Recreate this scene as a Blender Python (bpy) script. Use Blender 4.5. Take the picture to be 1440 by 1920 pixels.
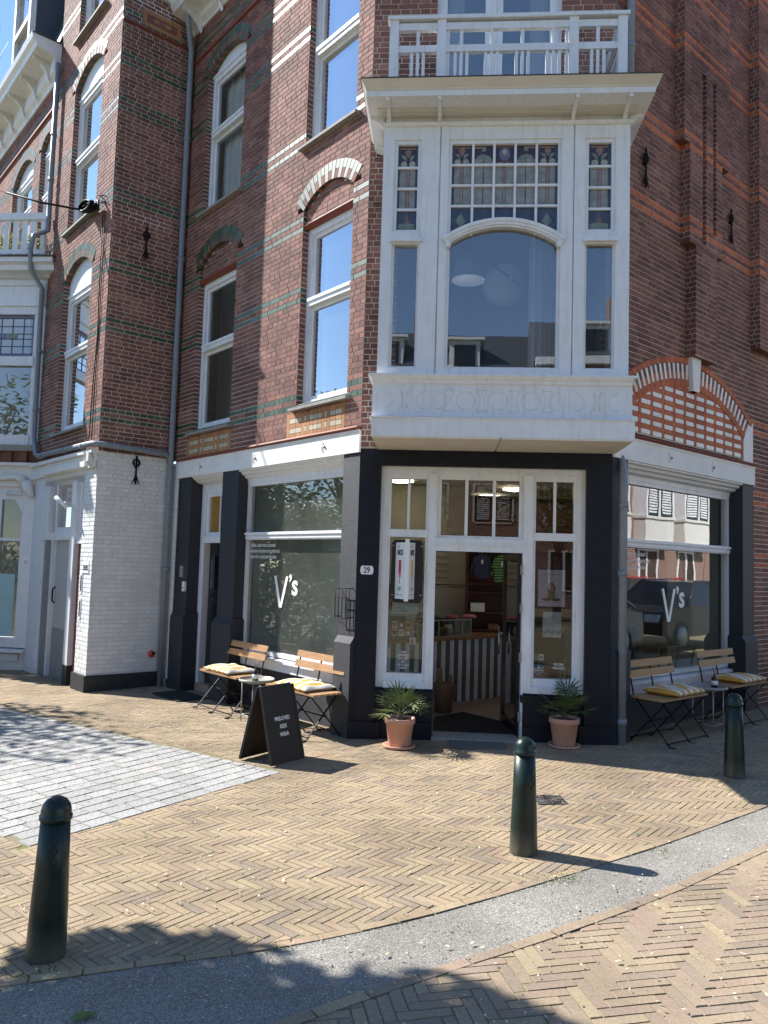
import bpy, math, random
from mathutils import Matrix, Vector
for o in list(bpy.data.objects): bpy.data.objects.remove(o)
S = bpy.context.scene
COL = S.collection
R = math.radians
rng = random.Random(7)

# ------------------------------------------------------------ camera, sky, sun
H_CAM = 1.75
def cam_matrix(yaw, pit, rol):
    f = Vector((-math.sin(yaw)*math.cos(pit), math.cos(yaw)*math.cos(pit), math.sin(pit)))
    r = Vector((math.cos(yaw), math.sin(yaw), 0)); u = r.cross(f)
    c, s = math.cos(rol), math.sin(rol)
    r2 = c*r + s*u; u2 = -s*r + c*u
    m = Matrix.Identity(4)
    for i in range(3): m[i][0], m[i][1], m[i][2] = r2[i], u2[i], -f[i]
    m.translation = (0, 0, H_CAM)
    return m
cd = bpy.data.cameras.new('camera'); cam = bpy.data.objects.new('camera', cd); COL.objects.link(cam)
cam.matrix_world = cam_matrix(R(4.4), R(4.0), R(1.75))
cd.sensor_fit = 'VERTICAL'; cd.sensor_height = 24; cd.sensor_width = 18; cd.lens = 24*1442/1920
cd.clip_start = .05; cd.clip_end = 600
S.camera = cam
SUN_AZ = R(20); SUN_EL = R(42)       # azimuth measured from -X towards +Y
sd = Vector((-math.cos(SUN_AZ)*math.cos(SUN_EL), math.sin(SUN_AZ)*math.cos(SUN_EL), math.sin(SUN_EL)))
w = bpy.data.worlds.new('World'); S.world = w; w.use_nodes = True
nt = w.node_tree; bg = nt.nodes['Background']; sky = nt.nodes.new('ShaderNodeTexSky')
sky.sky_type = 'NISHITA'; sky.sun_disc = False; sky.sun_elevation = SUN_EL
sky.sun_rotation = math.atan2(sd.x, sd.y); sky.air_density = 1.0; sky.dust_density = 0.0; sky.ozone_density = 4.5
nt.links.new(sky.outputs[0], bg.inputs[0]); bg.inputs[1].default_value = .11
sl = bpy.data.lights.new('sun', 'SUN'); so = bpy.data.objects.new('sun', sl); COL.objects.link(so)
sl.energy = 5.0; sl.angle = R(.53); sl.color = (1, .97, .925)
so.rotation_euler = sd.to_track_quat('Z', 'Y').to_euler(); so.location = sd*40
S.view_settings.view_transform = 'Standard'; S.view_settings.look = 'None'
S.view_settings.exposure = 1.15; S.view_settings.gamma = 1
S.render.resolution_x, S.render.resolution_y = 768, 1024
S.render.engine = 'CYCLES'
S.cycles.max_bounces = 8; S.cycles.transparent_max_bounces = 16; S.cycles.glossy_bounces = 4
S.cycles.caustics_reflective = False; S.cycles.caustics_refractive = False

# ------------------------------------------------------------ materials
MATS = {}
def srgb(r, g, b):
    f = lambda c: (c/255/12.92) if c/255 <= .04045 else ((c/255+.055)/1.055)**2.4
    return (f(r), f(g), f(b), 1)
class NT:
    def __init__(s, name):
        m = bpy.data.materials.new(name); m.use_nodes = True; s.m = m; s.t = m.node_tree
        s.p = s.t.nodes['Principled BSDF']; MATS[name] = m
    def n(s, typ, **kw):
        nd = s.t.nodes.new(typ)
        for k, v in kw.items(): setattr(nd, k, v)
        return nd
    def l(s, a, b): s.t.links.new(a, b)
    def coords(s, kind='Object'): return s.n('ShaderNodeTexCoord').outputs[kind]
    def noise(s, scale, detail=3, rough=.55, vec=None):
        nd = s.n('ShaderNodeTexNoise'); nd.inputs['Scale'].default_value = scale
        nd.inputs['Detail'].default_value = detail; nd.inputs['Roughness'].default_value = rough
        s.l(vec if vec is not None else s.coords(), nd.inputs['Vector']); return nd.outputs['Fac']
    def ramp(s, fac, stops, const=False):
        r = s.n('ShaderNodeValToRGB'); e = r.color_ramp.elements
        while len(e) < len(stops): e.new(.5)
        for i, (p, c) in enumerate(stops): e[i].position = p; e[i].color = c if len(c) == 4 else (*c, 1)
        if const: r.color_ramp.interpolation = 'CONSTANT'
        s.l(fac, r.inputs[0]); return r.outputs[0]
    def mix(s, a, b, fac, mode='MIX'):
        x = s.n('ShaderNodeMix', data_type='RGBA', blend_type=mode)
        for k, v in ((0, fac), (6, a), (7, b)):
            if isinstance(v, (int, float)): x.inputs[k].default_value = v
            elif isinstance(v, tuple): x.inputs[k].default_value = v if len(v) == 4 else (*v, 1)
            else: s.l(v, x.inputs[k])
        return x.outputs[2]
    def bump(s, h, strength=.3, dist=.01):
        b = s.n('ShaderNodeBump'); b.inputs['Strength'].default_value = strength; b.inputs['Distance'].default_value = dist
        s.l(h, b.inputs['Height']); s.l(b.outputs[0], s.p.inputs['Normal'])
    def base(s, c, rough=.6, metal=0, spec=.5):
        if isinstance(c, tuple): s.p.inputs['Base Color'].default_value = c if len(c) == 4 else (*c, 1)
        else: s.l(c, s.p.inputs['Base Color'])
        if isinstance(rough, (int, float)): s.p.inputs['Roughness'].default_value = rough
        else: s.l(rough, s.p.inputs['Roughness'])
        s.p.inputs['Metallic'].default_value = metal; s.p.inputs['Specular IOR Level'].default_value = spec
        return s.m
def plain(name, col, rough=.5, metal=0, var=.12, scale=6, bump=0, spec=.5):
    k = NT(name); f = k.noise(scale, 5, .6)
    c0 = tuple(x*(1-var) for x in col[:3]); c1 = tuple(min(1, x*(1+var)) for x in col[:3])
    k.base(k.ramp(f, [(.3, c0), (.7, c1)]), rough, metal, spec)
    if bump: k.bump(k.noise(scale*14, 4), bump, .004)
    return k.m
def attr_mat(name, stops, rough=.8, grain=60, gvar=.25, bumpd=.35, spec=.3, stain=.25):
    k = NT(name); a = k.n('ShaderNodeAttribute', attribute_name='rnd')
    c = k.ramp(a.outputs['Fac'], stops)
    g = k.noise(grain, 4, .65); c = k.mix(c, k.ramp(g, [(.25, (1-gvar,)*3), (.75, (1+gvar*.6,)*3)]), 1, 'MULTIPLY')
    st = k.noise(1.1, 6, .62, k.n('ShaderNodeNewGeometry').outputs['Position'])
    c = k.mix(c, k.ramp(st, [(.35, (1-stain,)*3), (.6, (1.06,)*3)]), 1, 'MULTIPLY')
    k.base(c, rough, 0, spec); k.bump(g, bumpd, .004); return k.m
def glass(name, tint=(.93, .96, .95), gain=1.7, wav=.0, rough=0.0, dust=0):
    k = NT(name); t = k.t; t.nodes.remove(k.p)
    out = [n for n in t.nodes if n.type == 'OUTPUT_MATERIAL'][0]
    tr = k.n('ShaderNodeBsdfTransparent'); tr.inputs[0].default_value = (*tint, 1)
    gl = k.n('ShaderNodeBsdfGlossy'); gl.inputs['Roughness'].default_value = rough
    fr = k.n('ShaderNodeFresnel'); fr.inputs[0].default_value = 1.5
    mu = k.n('ShaderNodeMath', operation='MULTIPLY', use_clamp=True); mu.inputs[1].default_value = gain
    k.l(fr.outputs[0], mu.inputs[0]); mx = k.n('ShaderNodeMixShader')
    k.l(mu.outputs[0], mx.inputs[0]); k.l(tr.outputs[0], mx.inputs[1]); k.l(gl.outputs[0], mx.inputs[2]); k.l(mx.outputs[0], out.inputs[0])
    if dust:      # a film of street dust on the pane
        df = k.n('ShaderNodeBsdfDiffuse'); df.inputs[0].default_value = (.66, .68, .58, 1); m2 = k.n('ShaderNodeMixShader')
        k.l(k.ramp(k.noise(1.6, 5, .6), [(.3, (dust*.6,)*3), (.7, (dust*1.4,)*3)]), m2.inputs[0]); k.l(mx.outputs[0], m2.inputs[1]); k.l(df.outputs[0], m2.inputs[2]); k.l(m2.outputs[0], out.inputs[0])
    if wav:
        b = k.n('ShaderNodeBump'); b.inputs['Strength'].default_value = wav; b.inputs['Distance'].default_value = .02
        k.l(k.noise(2.3, 1, .4), b.inputs['Height']); k.l(b.outputs[0], gl.inputs['Normal'])
    return k.m
BR = [(0, (.155, .076, .062)), (.3, (.215, .096, .076)), (.6, (.255, .116, .09)), (.85, (.295, .145, .113)), (1, (.19, .086, .072))]
attr_mat('brick_red', BR, .82, stain=.38)
attr_mat('brick_reveal', BR, .85)
attr_mat('brick_green', [(0, (.026, .052, .026)), (.5, (.042, .075, .036)), (1, (.08, .11, .06))], .42, 30, .35, .12, .6, .15)
attr_mat('brick_orange', [(0, (.46, .135, .062)), (.5, (.56, .17, .075)), (1, (.42, .12, .058))], .75)
attr_mat('brick_tan', [(0, (.38, .185, .085)), (1, (.47, .24, .115))], .8)
attr_mat('brick_cream', [(0, (.45, .40, .29)), (1, (.56, .5, .38))], .5)
attr_mat('brick_glazedwhite', [(0, (.62, .62, .58)), (1, (.75, .75, .7))], .3, 30, .06, .1, .5, .08)
attr_mat('brick_whitepaint', [(0, (.66, .66, .65)), (1, (.74, .74, .73))], .6, 40, .06, .2, .4, .08)
attr_mat('pave_brick', [(0, (.215, .178, .142)), (.12, (.262, .205, .15)), (.3, (.305, .234, .156)), (.5, (.338, .259, .162)), (.68, (.318, .23, .16)), (.84, (.36, .281, .173)), (1, (.29, .215, .16))], .88, 70, .28, .35, .25, .28)
attr_mat('road_brick', [(0, (.20, .17, .138)), (.2, (.26, .20, .148)), (.45, (.31, .238, .158)), (.7, (.285, .208, .155)), (.85, (.345, .272, .172)), (1, (.25, .19, .15))], .85, 60, .3, .45, .3, .2)
def granite():
    k = NT('granite'); a = k.n('ShaderNodeAttribute', attribute_name='rnd')
    c = k.ramp(a.outputs['Fac'], [(0, (.26, .253, .238)), (.88, (.35, .342, .322)), (.92, (.37, .32, .28)), (1, (.40, .33, .28))])
    v = k.n('ShaderNodeTexVoronoi'); v.inputs['Scale'].default_value = 150; k.l(k.coords(), v.inputs['Vector'])
    sp = k.ramp(v.outputs['Color'], [(.15, (.45,)*3), (.4, (1,)*3), (.9, (1.15,)*3)])
    c = k.mix(c, sp, .8, 'MULTIPLY'); k.base(c, .8); k.bump(k.noise(90, 4), .4, .004)
granite()
def chips():
    k = NT('asphalt_chips'); v = k.n('ShaderNodeTexVoronoi'); v.inputs['Scale'].default_value = 190
    k.l(k.coords(), v.inputs['Vector'])
    c = k.ramp(v.outputs['Color'], [(.1, (.13, .12, .105)), (.35, (.195, .18, .158)), (.6, (.265, .245, .215)), (.85, (.37, .345, .305)), (1, (.50, .47, .42))])
    s2 = k.noise(1.4, 5); c = k.mix(c, k.ramp(s2, [(.3, (.75,)*3), (.7, (1.1,)*3)]), 1, 'MULTIPLY')
    k.base(c, .85, 0, .3); k.bump(v.outputs['Distance'], .5, .004)
chips()
def sand():
    k = NT('joint_sand'); n = k.noise(9, 5, .7); f = k.noise(140, 4, .7)
    c = k.ramp(f, [(.3, (.12, .095, .06)), (.7, (.26, .215, .135))])
    g = k.ramp(n, [(.5, (0, 0, 0)), (.62, (1, 1, 1))])
    c = k.mix(c, (.12, .13, .035), g); k.base(c, .95)
sand()
plain('mortar', (.66, .61, .54), .9, 0, .15, 8)
plain('mortar_dark', (.34, .30, .26), .9, 0, .15, 8)
plain('mortar_white', (.60, .60, .59), .8, 0, .05, 8)
def paint():
    k = NT('white_paint'); f = k.noise(5, 6, .65); s2 = k.noise(34, 4, .7)
    c = k.ramp(f, [(.25, (.665, .68, .705)), (.7, (.75, .765, .795))])
    mp = k.n('ShaderNodeMapping'); mp.inputs['Scale'].default_value = (9, 9, 1.1); k.l(k.coords(), mp.inputs[0]); dr_ = k.noise(2.2, 5, .7, mp.outputs[0])
    c = k.mix(c, (.46, .43, .37), k.ramp(dr_, [(.5, (0,)*3), (.78, (.55,)*3)])); c = k.mix(c, (.42, .38, .31), k.ramp(s2, [(.64, (0,)*3), (.8, (.5,)*3)])); k.base(c, .42); k.bump(s2, .06, .003)
paint()
plain('beam_paint', (.72, .715, .69), .55, 0, .08, 4, .1)
plain('cream_paint', (.62, .60, .56), .5, 0, .06, 4)
plain('soffit_board', (.66, .62, .54), .6, 0, .06, 4)
plain('lead_flashing', (.05, .05, .052), .6, 0, .2, 9)
k = NT('dark_paint'); f = k.noise(7, 5); k.base(k.ramp(f, [(.3, (.006, .0075, .014)), (.7, (.010, .012, .020))]), .5, 0, .25); k.bump(k.noise(170, 3), .35, .004)
k = NT('roughcast_paint'); f = k.noise(7, 5); k.base(k.ramp(f, [(.3, (.008, .009, .0145)), (.7, (.012, .0135, .02))]), .55, 0, .6); k.bump(k.noise(110, 4, .7), .9, .01)
plain('dark_gloss', (.010, .011, .016), .22, 0, .15, 5)
plain('pipe_zinc', (.20, .225, .25), .45, 0, .12, 12)
plain('sill_stone', (.26, .25, .23), .8, 0, .2, 20, .3)
plain('iron_black', (.007, .007, .008), .6, 0, .2, 20, 0, .15)
plain('red_brown', (.19, .045, .025), .55, 0, .15, 8)
plain('red_door', (.19, .035, .02), .4, 0, .1, 5)
plain('grey_door', (.42, .42, .40), .5, 0, .05, 4)
plain('grey_kick', (.22, .23, .235), .45, 0, .08, 4)
plain('slate', (.045, .052, .062), .55, 0, .35, 9, .5)
plain('zinc_dark', (.055, .058, .075), .5, 0, .12, 5)
plain('plinth_black', (.022, .023, .025), .6, 0, .35, 14, .3)
k = NT('bollard_green'); f = k.noise(7, 5); ch = k.noise(48, 5, .7)
gp = k.n('ShaderNodeSeparateXYZ'); k.l(k.coords(), gp.inputs[0])
c = k.ramp(f, [(.3, (.003, .0115, .0085)), (.7, (.005, .017, .012))]); c = k.mix(c, (.20, .19, .16), k.ramp(ch, [(.70, (0,)*3), (.76, (.7,)*3)]))
gm = k.n('ShaderNodeMapRange'); gm.inputs[1].default_value = .0; gm.inputs[2].default_value = .16; gm.inputs[3].default_value = 1; gm.inputs[4].default_value = 0; k.l(gp.outputs[2], gm.inputs[0])
dm = k.n('ShaderNodeMath', operation='MULTIPLY'); k.l(gm.outputs[0], dm.inputs[0]); k.l(k.noise(26, 5, .7), dm.inputs[1]); c = k.mix(c, (.17, .145, .11), dm.outputs[0])
k.base(c, k.ramp(k.noise(11, 6, .7), [(.3, (.24,)*3), (.7, (.5,)*3)]), 0, .4); k.bump(k.noise(60, 4), .03, .002)
plain('terracotta', (.50, .27, .19), .75, 0, .1, 9, .15)
plain('soil', (.05, .03, .018), .95, 0, .3, 40)
plain('lettering_white', (.82, .82, .80), .5, 0, .03)
plain('lettering_black', (.015, .015, .016), .5, 0, .03)
plain('board_black', (.012, .0115, .011), .6, 0, .2, 8)
plain('board_inside', (.035, .022, .014), .8, 0, .2, 8)
plain('steel_grey', (.32, .31, .28), .4, .3, .08, 8)
plain('tray_grey', (.30, .29, .26), .45, .2, .08, 8)
plain('bottle_brown', (.02, .009, .004), .12, 0, .1)
plain('counter_grey', (.16, .145, .125), .5, 0, .08)
plain('paper_white', (.78, .76, .72), .7, 0, .04)
plain('paper_blue', (.36, .55, .60), .6, 0, .05)
plain('plaster_dim', (.10, .105, .11), .9, 0, .05)  # dimness of the upper rooms put into the plaster colour
plain('plaster_grey', (.42, .40, .36), .9, 0, .05)
plain('plaster_sage', (.33, .36, .33), .9, 0, .05)
plain('ceiling_white', (.7, .7, .68), .9, 0, .03)
plain('shop_floor', (.30, .22, .17), .5, 0, .1, 5)
plain('mat_black', (.012, .012, .012), .95, 0, .3, 120, .6)
plain('mat_grey', (.12, .12, .11), .95, 0, .3, 90, .6)
plain('curtain_white', (.74, .75, .77), .8, 0, .05)
plain('curtain_grey', (.58, .62, .66), .85, 0, .06)
plain('curtain_lilac', (.56, .56, .64), .85, 0, .05)
plain('red_shelf', (.085, .018, .014), .5, 0, .15, 6)
plain('wood_top', (.30, .16, .075), .5, 0, .2, 8)
plain('cloth_navy', (.035, .042, .10), .9, 0, .15, 12)
plain('cloth_dark', (.02, .02, .024), .9, 0, .2, 12)
plain('cloth_rose', (.40, .10, .12), .9, 0, .2, 9)
plain('cloth_yellow', (.48, .36, .10), .9, 0, .2, 9)
plain('cloth_sage', (.10, .15, .11), .9, 0, .2, 9)
plain('wicker', (.24, .13, .06), .8, 0, .3, 60, .6)
plain('amber_glass', (.30, .17, .035), .2, 0, .1, 4)
plain('sage_panel', (.46, .52, .48), .6, 0, .05)
plain('frosted_teal', (.36, .54, .56), .5, 0, .05)
plain('orange_plastic', (.55, .075, .03), .4, 0, .1)
plain('number_enamel', (.78, .79, .80), .2, 0, .02)
plain('lolly_red', (.55, .03, .05), .5, 0, .02); plain('lolly_pink', (.68, .22, .28), .5, 0, .02); plain('lolly_yellow', (.72, .45, .08), .5, 0, .02)
plain('sign_green', (.10, .20, .08), .5, 0, .02)
plain('steel_bright', (.62, .63, .65), .2, .8, .03)
plain('shade_navy', (.10, .12, .17), .7, 0, .06, 10)
plain('lantern_paper', (.62, .64, .70), .8, 0, .03)
plain('metal_blue', (.05, .06, .085), .4, 0, .1)
plain('skin', (.55, .32, .22), .6, 0, .02); plain('hair_brown', (.16, .05, .03), .6, 0, .05); plain('olive', (.13, .14, .06), .7, 0, .02); plain('leg_brown', (.18, .09, .05), .7, 0, .02)
plain('poster_lilac', (.56, .52, .60), .7, 0, .06, 2); plain('poster_mist', (.52, .56, .60), .7, 0, .06, 3); plain('poster_blue', (.20, .27, .42), .7, 0, .06)
plain('sticker_blue', (.06, .24, .42), .4, 0, .02); plain('sticker_violet', (.10, .10, .2), .4, 0, .02)
plain('leaf_fallen', (.48, .44, .30), .8, 0, .2, 30); plain('leaf_green', (.10, .17, .035), .7, 0, .3, 30)
plain('moss', (.16, .19, .05), .95, 0, .4, 60, .5)
plain('grate_iron', (.07, .062, .055), .65, .3, .3, 30)
plain('bark', (.10, .075, .055), .9, 0, .3, 14, .7)
plain('flower_pink', (.62, .28, .30), .7, 0, .3, 30); plain('flower_yellow', (.45, .40, .08), .7, 0, .3, 30)
plain('car_dark', (.025, .028, .032), .15, .2, .05); plain('car_red', (.35, .012, .012), .2, .1, .05); plain('car_grey', (.30, .32, .34), .2, .3, .05)
plain('tyre', (.015, .015, .015), .85); plain('lamp_glass', (.7, .7, .7), .1)
plain('roof_tile', (.20, .07, .045), .8, 0, .3, 20, .5)
plain('shutter_white', (.72, .72, .70), .5)
glass('window_glass', gain=8.5, wav=.012, dust=.035); glass('window_glass_clear', gain=1.6, dust=.04); glass('shop_glass', (.92, .95, .92), 3.0, .02, dust=.075); glass('shop_glass_wavy', (.84, .88, .87), 5.0, .04); glass('door_glass', (.86, .89, .88), 2.4)
glass('bay_glass', (.85, .90, .95), 6.4, .014, dust=.02)
for nm, c in dict(lead_pale=(.25, .255, .24), lead_purple=(.05, .03, .05), lead_orange=(.24, .15, .115), lead_green=(.17, .21, .17), lead_blue=(.055, .07, .11), lead_cream=(.34, .34, .29), lead_brown=(.17, .11, .095), lead_lilac=(.15, .13, .22), lead_came=(.03, .03, .035)).items():
    plain(nm, c, .25, 0, .25, 14)
def leafmat(name, c0, c1, tr=.35):
    k = NT(name); a = k.n('ShaderNodeAttribute', attribute_name='rnd')
    col = k.ramp(a.outputs['Fac'], [(0, c0), (1, c1)]); k.base(col, .5)
    t = k.n('ShaderNodeBsdfTranslucent'); k.l(col, t.inputs[0]); mx = k.n('ShaderNodeMixShader'); mx.inputs[0].default_value = tr
    out = [n for n in k.t.nodes if n.type == 'OUTPUT_MATERIAL'][0]
    k.l(k.p.outputs[0], mx.inputs[1]); k.l(t.outputs[0], mx.inputs[2]); k.l(mx.outputs[0], out.inputs[0])
leafmat('tree_leaf', (.035, .075, .012), (.14, .19, .03)); leafmat('palm_green', (.025, .055, .016), (.13, .16, .05), .2); leafmat('balcony_leaf', (.06, .11, .02), (.22, .26, .05))
def stripes(name, ca, cb, scale, axis=0, duty=.5):
    k = NT(name); sp = k.n('ShaderNodeSeparateXYZ'); k.l(k.coords(), sp.inputs[0])
    m = k.n('ShaderNodeMath', operation='MULTIPLY'); m.inputs[1].default_value = scale; k.l(sp.outputs[axis], m.inputs[0])
    f = k.n('ShaderNodeMath', operation='FRACT'); k.l(m.outputs[0], f.inputs[0])
    c = k.ramp(f.outputs[0], [(0, ca), (duty, cb)], True)
    c = k.mix(c, k.ramp(k.noise(40, 4), [(.3, (.88,)*3), (.7, (1.05,)*3)]), 1, 'MULTIPLY'); k.base(c, .85); k.bump(k.noise(200, 3), .2, .003)
stripes('cushion_stripe', (.72, .68, .60), (.66, .32, .05), 8.5)
stripes('shirt_stripe', (.035, .05, .05), (.16, .40, .10), 26, 2)
def woodm(name, c0, c1):
    k = NT(name); mp = k.n('ShaderNodeMapping'); mp.inputs['Scale'].default_value = (2, 30, 30); k.l(k.coords(), mp.inputs[0])
    n = k.noise(3, 6, .6, mp.outputs[0]); k.base(k.ramp(n, [(.3, c0), (.7, c1)]), .55); k.bump(n, .15, .003)
woodm('bench_wood', (.26, .135, .06), (.44, .26, .12)); woodm('wood_grey', (.3, .29, .26), (.42, .40, .36))
def brickfar():
    k = NT('brick_far'); b = k.n('ShaderNodeTexBrick'); b.inputs['Scale'].default_value = 1
    for nme, v in (('Brick Width', .22), ('Row Height', .0625), ('Mortar Size', .006)): b.inputs[nme].default_value = v
    b.inputs['Color1'].default_value = (.13, .055, .042, 1); b.inputs['Color2'].default_value = (.19, .08, .06, 1); b.inputs['Mortar'].default_value = (.42, .36, .3, 1)
    mp = k.n('ShaderNodeMapping'); mp.inputs['Rotation'].default_value = (R(90), 0, 0); k.l(k.coords(), mp.inputs[0]); k.l(mp.outputs[0], b.inputs['Vector']); k.base(b.outputs[0], .85)
brickfar()
def emit(name, c, s):
    k = NT(name); k.base((.8, .8, .8)); k.p.inputs['Emission Color'].default_value = (*c, 1); k.p.inputs['Emission Strength'].default_value = s
emit('lamp_lit', (1, .82, .55), 7); emit('lamp_diffuser', (.9, .92, 1), .07)

# ------------------------------------------------------------ mesh helpers
WORLD = {}
class MB:
    def __init__(s): s.v = []; s.f = []; s.mi = []; s.rn = []; s.sm = []; s.mats = []
    def mat(s, name):
        if name not in s.mats: s.mats.append(name)
        return s.mats.index(name)
    def add(s, vs, fs, m=None, rnd=.5, smooth=False):
        b = len(s.v); s.v += [tuple(v) for v in vs]; i = s.mat(m or 'white_paint')
        for f in fs: s.f.append([b+k for k in f]); s.mi.append(i); s.rn.append(rnd); s.sm.append(smooth)
        return s
    def box(s, x0, x1, y0, y1, z0, z1, m=None, rnd=.5, skip=''):
        vs = [(x0, y0, z0), (x1, y0, z0), (x1, y1, z0), (x0, y1, z0), (x0, y0, z1), (x1, y0, z1), (x1, y1, z1), (x0, y1, z1)]
        fs = []
        if 'f' not in skip: fs.append((0, 1, 5, 4))
        if 'r' not in skip: fs.append((1, 2, 6, 5))
        if 'k' not in skip: fs.append((2, 3, 7, 6))
        if 'l' not in skip: fs.append((3, 0, 4, 7))
        if 't' not in skip: fs.append((4, 5, 6, 7))
        if 'b' not in skip: fs.append((3, 2, 1, 0))
        return s.add(vs, fs, m, rnd)
    def obox(s, c, ax, ay, az, m=None, rnd=.5):      # oriented box: centre and three half-axis vectors
        c, ax, ay, az = Vector(c), Vector(ax), Vector(ay), Vector(az)
        vs = [c+ax*i+ay*j+az*k for k in (-1, 1) for i, j in ((-1, -1), (1, -1), (1, 1), (-1, 1))]
        return s.add(vs, [(0, 1, 5, 4), (1, 2, 6, 5), (2, 3, 7, 6), (3, 0, 4, 7), (4, 5, 6, 7), (3, 2, 1, 0)], m, rnd)
    def bar(s, a, b, w, h, m=None, up=(0, 0, 1)):
        a, b = Vector(a), Vector(b); d = b-a; L = d.length; d.normalize(); u = Vector(up)
        x = d.cross(u)
        if x.length < 1e-4: x = d.cross(Vector((1, 0, 0)))
        x.normalize(); y = x.cross(d)
        return s.obox((a+b)/2, d*L/2, x*w/2, y*h/2, m)
    def prism(s, poly, y0, y1, m=None, rnd=.5, caps='fk'):   # polygon in x,z extruded in y (ccw seen from -y)
        n = len(poly); vs = [(p[0], y0, p[1]) for p in poly]+[(p[0], y1, p[1]) for p in poly]
        fs = [(i, i+n, (i+1) % n+n, (i+1) % n) for i in range(n)]
        if 'f' in caps: fs.append(tuple(range(n)))
        if 'k' in caps: fs.append(tuple(range(2*n-1, n-1, -1)))
        return s.add(vs, fs, m, rnd)
    def prof(s, pts, x0, x1, m=None):     # profile in (y,z) extruded along x
        n = len(pts); vs = [(x0, p[0], p[1]) for p in pts]+[(x1, p[0], p[1]) for p in pts]
        fs = [(i, (i+1) % n, (i+1) % n+n, i+n) for i in range(n)]+[tuple(range(n-1, -1, -1)), tuple(range(n, 2*n))]
        return s.add(vs, fs, m)
    def tube(s, pts, r, n=8, m=None, cap=True):
        pts = [Vector(p) for p in pts]; rs = r if isinstance(r, (list, tuple)) else [r]*len(pts); vs = []; fs = []; prev = None
        for i, p in enumerate(pts):
            d = (pts[min(i+1, len(pts)-1)]-pts[max(i-1, 0)]).normalized()
            u = prev if prev is not None else (Vector((0, 0, 1)) if abs(d.z) < .9 else Vector((1, 0, 0)))
            x = d.cross(u); x.normalize(); y = x.cross(d).normalized(); prev = y
            for k in range(n):
                a = 2*math.pi*k/n; vs.append(p+x*math.cos(a)*rs[i]+y*math.sin(a)*rs[i])
        for i in range(len(pts)-1):
            for k in range(n):
                a = i*n+k; b = i*n+(k+1) % n; fs.append((a, b, b+n, a+n))
        if cap: fs += [tuple(range(n-1, -1, -1)), tuple(range((len(pts)-1)*n, len(pts)*n))]
        return s.add(vs, fs, m, .5, True)
    def lathe(s, prof, n=20, c=(0, 0, 0), m=None, smooth=True):
        vs = []; fs = []
        for r, z in prof:
            for k in range(n):
                a = 2*math.pi*k/n; vs.append((c[0]+r*math.cos(a), c[1]+r*math.sin(a), c[2]+z))
        for i in range(len(prof)-1):
            for k in range(n):
                a = i*n+k; b = i*n+(k+1) % n; fs.append((a, b, b+n, a+n))
        fs += [tuple(range(n-1, -1, -1)), tuple(range((len(prof)-1)*n, len(prof)*n))]
        return s.add(vs, fs, m, .5, smooth)
    def mesh(s, name, default='white_paint'):
        me = bpy.data.meshes.new(name); me.from_pydata(s.v, [], s.f)
        for m in (s.mats or [default]): me.materials.append(MATS[m])
        me.polygons.foreach_set('material_index', s.mi); me.polygons.foreach_set('use_smooth', s.sm)
        at = me.attributes.new('rnd', 'FLOAT', 'FACE'); at.data.foreach_set('value', s.rn)
        me.update(); return me
    def build(s, name, parent=None, W=None, default='white_paint', **kw):
        return link(name, s.mesh(name, default), parent, W, **kw)
def link(name, data, parent=None, W=None, label=None, cat=None, group=None, kind=None):
    o = bpy.data.objects.new(name, data); COL.objects.link(o)
    W = W if W is not None else (WORLD[parent.name] if parent else Matrix.Identity(4))
    WORLD[o.name] = W.copy()
    if parent: o.parent = parent; o.matrix_local = WORLD[parent.name].inverted() @ W
    else: o.matrix_world = W
    if label: o['label'] = label
    if cat: o['category'] = cat
    if group: o['group'] = group
    if kind: o['kind'] = kind
    return o
def empty(name, W, label, cat, group=None, parent=None):
    return link(name, None, parent, W, label, cat, group)
def copy_tree(o, W, label=None, group=None, parent=None):
    c = o.copy(); COL.objects.link(c); WORLD[c.name] = W.copy()
    if parent is None: c.parent = None; c.matrix_world = W
    else: c.parent = parent
    if label: c['label'] = label
    if group: c['group'] = group
    for ch in list(o.children):
        d = ch.copy(); COL.objects.link(d); d.parent = c; WORLD[d.name] = W @ ch.matrix_local
        for g in list(ch.children):
            e = g.copy(); COL.objects.link(e); e.parent = d
    return c
def T(x, y, z=0, rz=0): return Matrix.Translation((x, y, z)) @ Matrix.Rotation(R(rz), 4, 'Z')
def text_mesh(txt, size, align='LEFT', bold=0, space=1.0, sx=1.0, line=1.0):
    cu = bpy.data.curves.new('t', 'FONT'); cu.body = txt; cu.size = size; cu.align_x = align; cu.offset = bold
    cu.space_character = space; cu.space_line = line; cu.resolution_u = 3; cu.fill_mode = 'FRONT'
    ob = bpy.data.objects.new('t', cu); COL.objects.link(ob)
    me = bpy.data.meshes.new_from_object(ob.evaluated_get(bpy.context.evaluated_depsgraph_get()))
    bpy.data.objects.remove(ob); bpy.data.curves.remove(cu)
    return [(v.co.x*sx, v.co.y) for v in me.vertices], [tuple(p.vertices) for p in me.polygons]
def lettering(mb, txt, x, z, y, size, m='lettering_white', **kw):   # flat letters on an x,z plane facing -y
    vs, fs = text_mesh(txt, size, **kw)
    mb.add([(x+a, y, z+b) for a, b in vs], fs, m); return mb
q = math.sqrt(.5)
PL = Vector((-.89, 8.05, 0)); PR = Vector((1.735, 8.05, 0))
WA = T(PL.x, PL.y, 0, -45); WB = T(0, 8.05); WC = T(PR.x, PR.y, 0, 45)
K = PL+4.52*Vector((-q, q, 0))+1.12*Vector((-q, -q, 0))
WW = T(K.x, K.y, 0, -45); WS = T(K.x, K.y, 0, 45)
PF = K+2.85*Vector((-q, q, 0)); WL = T(PF.x, PF.y)
def gz(x, y=0): return .022*(x-.7)
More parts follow.
